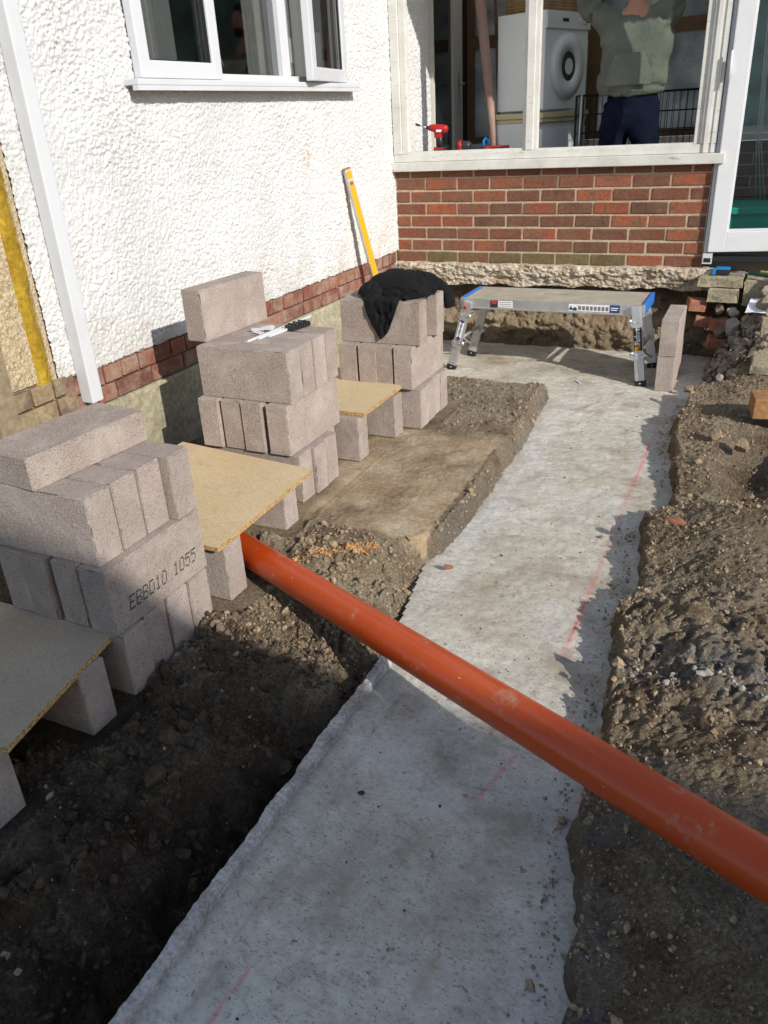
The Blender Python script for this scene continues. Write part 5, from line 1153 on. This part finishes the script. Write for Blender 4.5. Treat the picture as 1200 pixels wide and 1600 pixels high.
# ================================================================ INSIDE THE PORCH
# tumble dryer on a freezer
nf = Vector((.945,-.327,0)).normalized(); sd = Vector((.327,.945,0)).normalized()   # front normal, along the front
Cn = Vector((.895,.80,0))
TA = Matrix.Translation(Cn) @ frame(-nf, sd, Vector((0,0,1)))   # local x = depth away from front, y = along front, z up
fz = .10
frz = empty('freezer', (Cn.x,Cn.y,fz)); tag(frz, 'white freezer with a cream top under the tumble dryer', 'freezer')
def fs_(o): o.matrix_parent_inverse = Matrix.Translation((-Cn.x,-Cn.y,-fz)); return o
fs_(MB().box((.03,-.02,fz),(.50,.60,.905),'appliance_white',TA,.006).build('cabinet', frz))
fs_(MB().box((.0,-.02,fz+.08),(.028,.60,.86),'appliance_white',TA,.006).build('door', frz))
fs_(MB().box((-.012,-.03,.935),(.51,.61,.975),'cream_plastic',TA,.006).build('top', frz)); fs_(MB().box((.0,-.02,.907),(.50,.60,.933),'cream_plastic',TA).build('trim', frz))
dz = .978
dry = empty('tumble_dryer', (Cn.x,Cn.y,dz)); tag(dry, 'white tumble dryer with a round door stacked on the freezer', 'tumble dryer')
def ds_(o): o.matrix_parent_inverse = Matrix.Translation((-Cn.x,-Cn.y,-dz)); return o
ds_(MB().box((.012,0,dz+.012),(.44,.59,dz+.66),'appliance_white',TA,.01).build('cabinet', dry))
ds_(MB().box((-.004,.002,dz+.545),(.011,.588,dz+.655),'appliance_panel',TA,.003).build('control_panel', dry))
ds_(MB().box((-.006,.20,dz+.59),(-.0042,.28,dz+.612),'black_ink',TA).build('maker_mark', dry))
Tk = TA @ Matrix.Translation((.011,.30,dz+.30)) @ Matrix.Rotation(R(-90),4,'Y')
q = MB(); n_ = 40
def ring(r0, r1, z0_, z1_, material, T):
    vs = []; 
    for j in range(n_): a = 2*math.pi*j/n_; c_, s__ = math.cos(a), math.sin(a); vs += [(r0*c_,r0*s__,z0_),(r0*c_,r0*s__,z1_),(r1*c_,r1*s__,z1_),(r1*c_,r1*s__,z0_)]
    f = []
    for j in range(n_):
        a, b_ = 4*j, 4*((j+1)%n_); f += [(a+1,b_+1,b_+2,a+2),(a+2,b_+2,b_+3,a+3),(a,b_,b_+1,a+1)]
    return vs, f
vs, f = ring(.10,.215,0,.022,'x',Tk); q.add(vs, f, 'appliance_white', True, Tk)
vs, f = ring(.0,.100,.0,.012,'x',Tk); q.add(vs, f, 'dark_plastic', True, Tk); vs, f = ring(.205,.222,.0,.016,'x',Tk); q.add(vs, f, 'appliance_panel', True, Tk)
dd_ = ds_(q.build('door', dry)); ds_(MB().tube([TA@Vector((-.0045,.50,dz+.60)),TA@Vector((-.022,.50,dz+.60))],.024,'appliance_white',16).build('dial', dry)); ds_(MB().tube([TA@Vector((-.0045,.42,dz+.60)),TA@Vector((-.012,.42,dz+.60))],.009,'appliance_white',10).build('button', dry)); q = MB()
for i in range(24):
    a = 2*math.pi*i/24; q.box((.055,-.0017,.012),(.098,.0017,.016),'grey_plastic',Tk @ Matrix.Rotation(a,4,'Z'))
q.add([(.055*math.cos(2*math.pi*j/24),.055*math.sin(2*math.pi*j/24),.02) for j in range(24)], [tuple(range(24))], 'appliance_white', False, Tk)
q.build('vent_grille', dd_)
# wicker basket on the dryer
q = MB(); bz = dz+.662
for zz_ in np.arange(bz+.004, bz+.26, .018):
    c4 = [TA@Vector(p) for p in ((.05,.05,zz_),(.40,.05,zz_),(.40,.52,zz_),(.05,.52,zz_),(.05,.05,zz_))]; q.tube(c4, .005, 'wicker', 5)
for (xa_, ya_, xb_, yb_) in ((.05,.05,.40,.05),(.05,.05,.05,.52),(.40,.05,.40,.52)):
    for t_ in np.linspace(0,1,20): q.tube([TA@Vector((xa_+(xb_-xa_)*t_,ya_+(yb_-ya_)*t_,bz)),TA@Vector((xa_+(xb_-xa_)*t_,ya_+(yb_-ya_)*t_,bz+.26))],.0035,'wicker',4)
tag(q.build('wicker_basket'), 'brown woven basket on top of the tumble dryer', 'basket')
# leaning roll
o = MB().tube([(.56,.98,.10),(.47,.92,.75),(.36,.88,1.75),(.33,.87,2.1)], [.03,.03,.042,.045], 'carpet_tube', 14).build('rolled_blind'); tag(o, 'brown roll leaning left of the tumble dryer', 'roll')
o = MB().tube([(.50,1.05,.10),(.42,1.02,2.05)], .012, 'brown_timber', 8).build('thin_pole'); tag(o, 'thin dark pole behind the brown roll', 'pole')
# wire crate
q = MB(); cx0, cx1, cy0, cy1, cz0, cz1 = 1.10, 2.03, 1.00, 1.48, .42, 1.075
for xx in np.arange(cx0, cx1+.001, .0465):
    for yv in (cy0, cy1): q.tube([(xx,yv,cz0),(xx,yv,cz1)], .0022, 'wire_black', 4)
for yv in np.arange(cy0, cy1+.001, .048):
    for xx in (cx0, cx1): q.tube([(xx,yv,cz0),(xx,yv,cz1)], .0022, 'wire_black', 4)
for zz_ in list(np.arange(cz0, cz1, .13))+[cz1]:
    q.tube([(cx0,cy0,zz_),(cx1,cy0,zz_),(cx1,cy1,zz_),(cx0,cy1,zz_),(cx0,cy0,zz_)], .0032, 'wire_black', 4)
q.tube([(cx0-.01,cy0,cz1),(cx0-.01,cy0,cz0)], .007, 'wire_black', 6); q.tube([(cx0+.03,cy0-.01,cz1),(cx0+.03,cy0-.01,cz0)], .012, 'steel', 8)
cr8 = q.build('wire_crate'); tag(cr8, 'black wire dog crate behind the person', 'crate')
o = MB().box((1.06,.96,.10),(2.08,1.52,.412),'interior_wall',bev=.01).box((1.04,.94,.3),(1.058,1.54,.412),'brown_timber').build('low_cupboard'); tag(o, 'low brown cupboard carrying the wire crate', 'cupboard')
# red impact driver standing on the window board, and a lying one
drv = empty('impact_driver', (.33,.14,.752)); tag(drv, 'red and black cordless driver standing upright on the window ledge with a long bit', 'power tool')
def vs_(o): o.matrix_parent_inverse = Matrix.Translation((-.33,-.14,-.752)); o.location.z = UP; return o
UP = .058; drv.scale = (.90,.90,.90); drv.location.x -= .02
vs_(MB().box((.285,.10,.692),(.375,.18,.735),'dark_plastic',bev=.008).box((.29,.098,.715),(.372,.099,.732),'red_plastic').build('battery', drv))
vs_(MB().tube([(.335,.14,.735),(.330,.14,.78),(.318,.14,.84)],[.022,.019,.022],'dark_plastic',12).build('handle', drv))
vs_(MB().tube([(.235,.14,.875),(.255,.14,.877),(.29,.14,.872),(.35,.14,.866),(.385,.14,.862),(.395,.14,.860)],[.018,.026,.031,.032,.029,.018],'red_plastic',16).box((.285,.118,.80),(.345,.162,.855),'red_plastic',bev=.01).build('motor_housing', drv))
vs_(MB().box((.31,.1025,.845),(.355,.1035,.862),'white_sticker').build('badge', drv))
vs_(MB().tube([(.235,.14,.876),(.215,.14,.880)],[.016,.012],'dark_plastic',12).tube([(.215,.14,.880),(.13,.14,.905)],.004,'steel',8).tube([(.155,.14,.898),(.12,.14,.909)],.008,'dark_plastic',8).build('bit', drv))
q = MB().tube([(.445,.13,.728),(.475,.13,.735),(.53,.135,.730),(.545,.135,.726)],[.022,.032,.034,.022],'dark_plastic',14); q.tube([(.455,.128,.732),(.485,.128,.738)],[.031,.036],'red_plastic',14).box((.54,.115,.692),(.66,.155,.722),'dark_plastic',bev=.006).box((.66,.10,.692),(.82,.175,.725),'red_plastic',bev=.006).box((.70,.098,.696),(.80,.099,.716),'dark_plastic')
o = q.build('cordless_drill'); o.location.z = UP; tag(o, 'red and black drill lying on its side on the window ledge', 'power tool')
q = MB().tube([(.63,.19,.692),(.625,.19,.755),(.64,.19,.775),(.66,.19,.755),(.665,.19,.692)],.012,'bright_blue',8); o = q.build('blue_clamp'); o.location.z = UP; tag(o, 'small blue plastic clamp behind the lying drill', 'clamp')
# teal box and cable behind the door glass
q = MB().box((2.28,.50,.10),(2.95,.95,.30),'teal_plastic',bev=.02).box((2.26,.48,.28),(2.97,.97,.325),'teal_plastic',bev=.008); tag(q.build('storage_box'), 'teal plastic storage box seen through the door glass', 'box')
q = MB(); 
for k_ in range(3): q.tube([(2.36+.02*k_,.9,1.5),(2.38+.01*k_,.88,1.1),(2.40+.015*k_,.9,.7),(2.45+.03*k_,.85,.33)], .005, 'aluminium', 6)
tag(q.build('hanging_cable'), 'grey looped cables hanging inside the door', 'cable')
# tools on the doorstep
q = MB().box((2.283,-.100,-.024),(2.385,-.055,.022),'dark_plastic',bev=.008); tp = q.build('tape_measure'); tag(tp, 'blue and black tape measure on the doorstep', 'tape measure')
MB().box((2.278,-.104,-.022),(2.300,-.052,.020),'bright_blue',bev=.006).box((2.298,-.1035,.010),(2.384,-.052,.0235),'bright_blue',bev=.003).build('cover', tp)
q = MB().tube([(2.50,-.09,-.01),(2.62,-.15,-.008),(2.70,-.19,-.006)],[.010,.015,.016],'green_rubber',12).tube([(2.36,-.02,-.012),(2.50,-.09,-.01)],.0045,'steel',8); tag(q.build('green_handled_tool'), 'green handled hand tool lying across the slab crack', 'hand tool')
q = MB().tube([(2.24,-.02,-.01),(2.36,.0,.0),(2.44,-.05,-.012),(2.55,-.08,-.01)],.004,'black_rubber',6); tag(q.build('loose_cable'), 'thin black cable behind the blue tape measure', 'cable')
T = Matrix.Translation((2.62,.0,-.022)) @ Matrix.Rotation(-.6,4,'Z'); q = MB().box((-.06,-.022,-.02),(.06,.022,.012),'yellow_plastic',T,.004).box((-.045,-.012,.0125),(-.02,.012,.014),'dark_plastic',T); tag(q.build('yellow_block_tool'), 'yellow wooden tool block on the slab by the door', 'hand tool')
q = MB()
for i in range(14): q.box((0,0,0),(rng.uniform(.008,.02),.006,.004),rng.choice(['yellow_plastic','pale_stone','orange_timber']),Matrix.Translation((2.225+rng.random()*.07,-.09+rng.random()*.06,-.028)) @ Matrix.Rotation(rng.random()*3,4,'Z'))
tag(q.build('wood_shavings'), 'little wood chips left of the tape measure', 'wood chips', kind='stuff')

# ================================================================ PERSON
def skin_obj(name, verts, edges, radii, material, parent, sub=2, disp=None, root=0):
    me = bpy.data.meshes.new(name); me.from_pydata(verts, edges, []); o = link(name, me, None)
    md = o.modifiers.new('s','SKIN'); md.use_smooth_shade = True; sv = me.skin_vertices[0].data
    for i, rr in enumerate(radii): sv[i].radius = rr if isinstance(rr, tuple) else (rr, rr)
    sv[root].use_root = True; ss = o.modifiers.new('b','SUBSURF'); ss.levels = sub; ss.render_levels = sub
    bpy.context.view_layer.update(); me2 = bpy.data.meshes.new_from_object(o.evaluated_get(bpy.context.evaluated_depsgraph_get())); bpy.data.objects.remove(o)
    if disp:
        n = len(me2.vertices); A = np.zeros(n*3); me2.vertices.foreach_get('co', A); A = A.reshape(-1,3); Nn = np.zeros(n*3); me2.vertices.foreach_get('normal', Nn); Nn = Nn.reshape(-1,3)
        A = A+Nn*disp(A)[:,None]; me2.vertices.foreach_set('co', A.reshape(-1)); me2.update()
    me2.polygons.foreach_set('use_smooth', [True]*len(me2.polygons)); me2.materials.clear(); me2.materials.append(M[material]); me2.name = name
    return link(name, me2, parent)
pr_ = empty('person', (1.56,.62,.10)); tag(pr_, 'person in a grey green hoodie and navy trousers with both arms raised inside the porch', 'person')
def ps(o): o.matrix_parent_inverse = Matrix.Translation((-1.56,-.62,-.10)); return o
px, py_ = 1.56, .62
V = [(px,py_,1.02),(px,py_,1.15),(px,py_,1.32),(px,py_,1.48),(px,py_-.01,1.60),(px,py_-.03,1.68),(px,py_-.03,1.80),   #0-6 pelvis..head
     (px-.20,py_,1.50),(px-.36,py_-.06,1.63),(px-.28,py_-.26,1.86),(px-.27,py_-.30,1.94),                        #7-10 image-left arm
     (px+.20,py_,1.50),(px+.30,py_-.05,1.74),(px+.20,py_-.26,1.90),(px+.19,py_-.30,1.98),                        #11-14
     (px-.10,py_,.95),(px-.12,py_-.02,.55),(px-.12,py_+.03,.16),(px-.13,py_-.12,.13),                             #15-18
     (px+.10,py_,.95),(px+.12,py_-.02,.55),(px+.12,py_+.03,.16),(px+.13,py_-.12,.13)]
E_ = [(0,1),(1,2),(2,3),(3,4),(4,5),(5,6),(3,7),(7,8),(8,9),(9,10),(3,11),(11,12),(12,13),(13,14),(0,15),(15,16),(16,17),(17,18),(0,19),(19,20),(20,21),(21,22)]
Rr = [(.12,.09),(.12,.09),(.145,.105),(.13,.10),.055,.075,.088,.062,.045,.035,.028,.062,.045,.035,.028,.085,.06,.042,.035,.085,.06,.042,.035]
ps(skin_obj('body', V, E_, Rr, 'skin', pr_))
# head details, hair, beard
q = MB()
hc = Vector((px,py_-.03,1.76))
def ell(q, c_, r_, material, T=None, seg=16):
    bm = bmesh.new(); bmesh.ops.create_uvsphere(bm, u_segments=seg, v_segments=seg//2+2, radius=1); bm.verts.index_update()
    q.add([(c_[0]+v.co.x*r_[0], c_[1]+v.co.y*r_[1], c_[2]+v.co.z*r_[2]) for v in bm.verts], [[v.index for v in f.verts] for f in bm.faces], material, True); bm.free()
ell(q, hc, (.078,.098,.115), 'skin'); ell(q, hc+Vector((0,-.098,-.012)), (.014,.018,.025), 'skin'); ell(q, hc+Vector((-.08,0,-.01)), (.012,.02,.032), 'skin'); ell(q, hc+Vector((.08,0,-.01)), (.012,.02,.032), 'skin')
for sx_ in (-1,1): ell(q, hc+Vector((.03*sx_,-.084,.012)), (.014,.012,.009), 'white_sticker'); ell(q, hc+Vector((.03*sx_,-.094,.012)), (.006,.005,.006), 'hair')
ell(q, hc+Vector((0,-.088,-.055)), (.026,.012,.008), 'red_ink')
ps(q.build('head', pr_)); q = MB(); ell(q, hc+Vector((0,.015,.045)), (.086,.098,.085), 'hair'); ps(q.build('hair', pr_)); q = MB(); ell(q, hc+Vector((0,-.050,-.078)), (.048,.046,.040), 'hair'); ps(q.build('beard', pr_))
# hands gripping the window head
for (wx, wy, wz) in ((px-.27,py_-.30,1.94),(px+.19,py_-.30,1.98)):
    vv_ = [(wx,wy,wz),(wx,wy-.02,wz+.05),(wx,wy-.035,wz+.09)]; ee = [(0,1),(1,2)]; rr_ = [(.026,.018),(.036,.016),(.036,.015)]
    for fi, (dx, ln) in enumerate(((-.030,.075),(-.010,.085),(.010,.080),(.029,.062))):
        b0 = len(vv_); vv_ += [(wx+dx,wy-.045,wz+.10),(wx+dx*1.05,wy-.055,wz+.10+ln*.5),(wx+dx*1.05,wy-.085,wz+.10+ln*.85)]; ee += [(2,b0),(b0,b0+1),(b0+1,b0+2)]; rr_ += [.0095,.009,.0075]
    b0 = len(vv_); vv_ += [(wx-.045,wy-.03,wz+.05),(wx-.062,wy-.055,wz+.085)]; ee += [(1,b0),(b0,b0+1)]; rr_ += [.012,.009]
    ps(skin_obj('hand', vv_, ee, rr_, 'skin', pr_, 2))
def cfold(A):
    return .018*fbm(A[:,0]*9+A[:,2]*3, A[:,2]*7-A[:,0]*4, 601, 4)-.024*(1-sst(0,.12,np.abs(fbm(A[:,0]*6-A[:,2]*3.5+A[:,1]*2, A[:,2]*3+A[:,0]*3, 602, 3))))
# hoodie: loose body, gathered hem, sleeves
V = [(px,py_,1.045),(px,py_,1.06),(px-.01,py_-.01,1.13),(px,py_-.01,1.30),(px,py_,1.46),(px,py_-.01,1.56),(px-.19,py_,1.50),(px-.36,py_-.06,1.63),(px-.29,py_-.24,1.83),(px+.19,py_,1.50),(px+.30,py_-.05,1.73),(px+.21,py_-.24,1.88)]
E_ = [(0,1),(1,2),(2,3),(3,4),(4,5),(4,6),(6,7),(7,8),(4,9),(9,10),(10,11)]
Rr = [(.225,.155),(.235,.165),(.270,.185),(.240,.165),(.190,.140),(.095,.085),(.105,.10),(.068,.068),(.045,.045),(.105,.10),(.068,.068),(.045,.045)]
hd = ps(skin_obj('hoodie', V, E_, Rr, 'grey_green_cloth', pr_, 3, cfold))
# kangaroo pocket panel that follows the body
pk = []; n1_, n2_ = 20, 14
for i in range(n1_+1):
    for j in range(n2_+1):
        u_ = -1+2*i/n1_; w_ = j/n2_; half = .150-.055*max(0,(w_-.35)/.65); xx = px+u_*half; zz_ = 1.115+.19*w_
        pk.append((xx, py_-.012-.190*math.sqrt(max(.02,1-((xx-px)/.27)**2))+.012*max(0,w_-.6), zz_))
q = MB(); q.add(pk, [(i*(n2_+1)+j,(i+1)*(n2_+1)+j,(i+1)*(n2_+1)+j+1,i*(n2_+1)+j+1) for i in range(n1_) for j in range(n2_)], 'grey_green_cloth', True)
po = q.build('pocket', hd)
# trousers
V = [(px,py_,1.10),(px,py_,1.03),(px-.01,py_,.97),(px-.105,py_,.90),(px-.125,py_-.02,.55),(px-.13,py_+.02,.19),(px+.105,py_,.90),(px+.125,py_-.02,.55),(px+.13,py_+.02,.19)]
E_ = [(0,1),(1,2),(2,3),(3,4),(4,5),(2,6),(6,7),(7,8)]
Rr = [(.195,.135),(.225,.150),(.215,.150),(.135,.13),(.10,.10),(.07,.075),(.135,.13),(.088,.092),(.065,.07)]
tr = ps(skin_obj('trousers', V, E_, Rr, 'navy_cloth', pr_, 3, cfold))
for dx in (-.008,.010): MB().tube([(px-.03+dx,py_-.150,1.075),(px-.03+dx*1.5,py_-.152,1.03),(px-.03+dx*2.2,py_-.150,.98)], .003, 'navy_cloth', 6).build('drawstring', tr)
for sx_ in (-1,1): q = MB(); ell(q, (px+.13*sx_,py_-.05,.135), (.05,.14,.045), 'dark_plastic'); ps(q.build('boot', pr_))
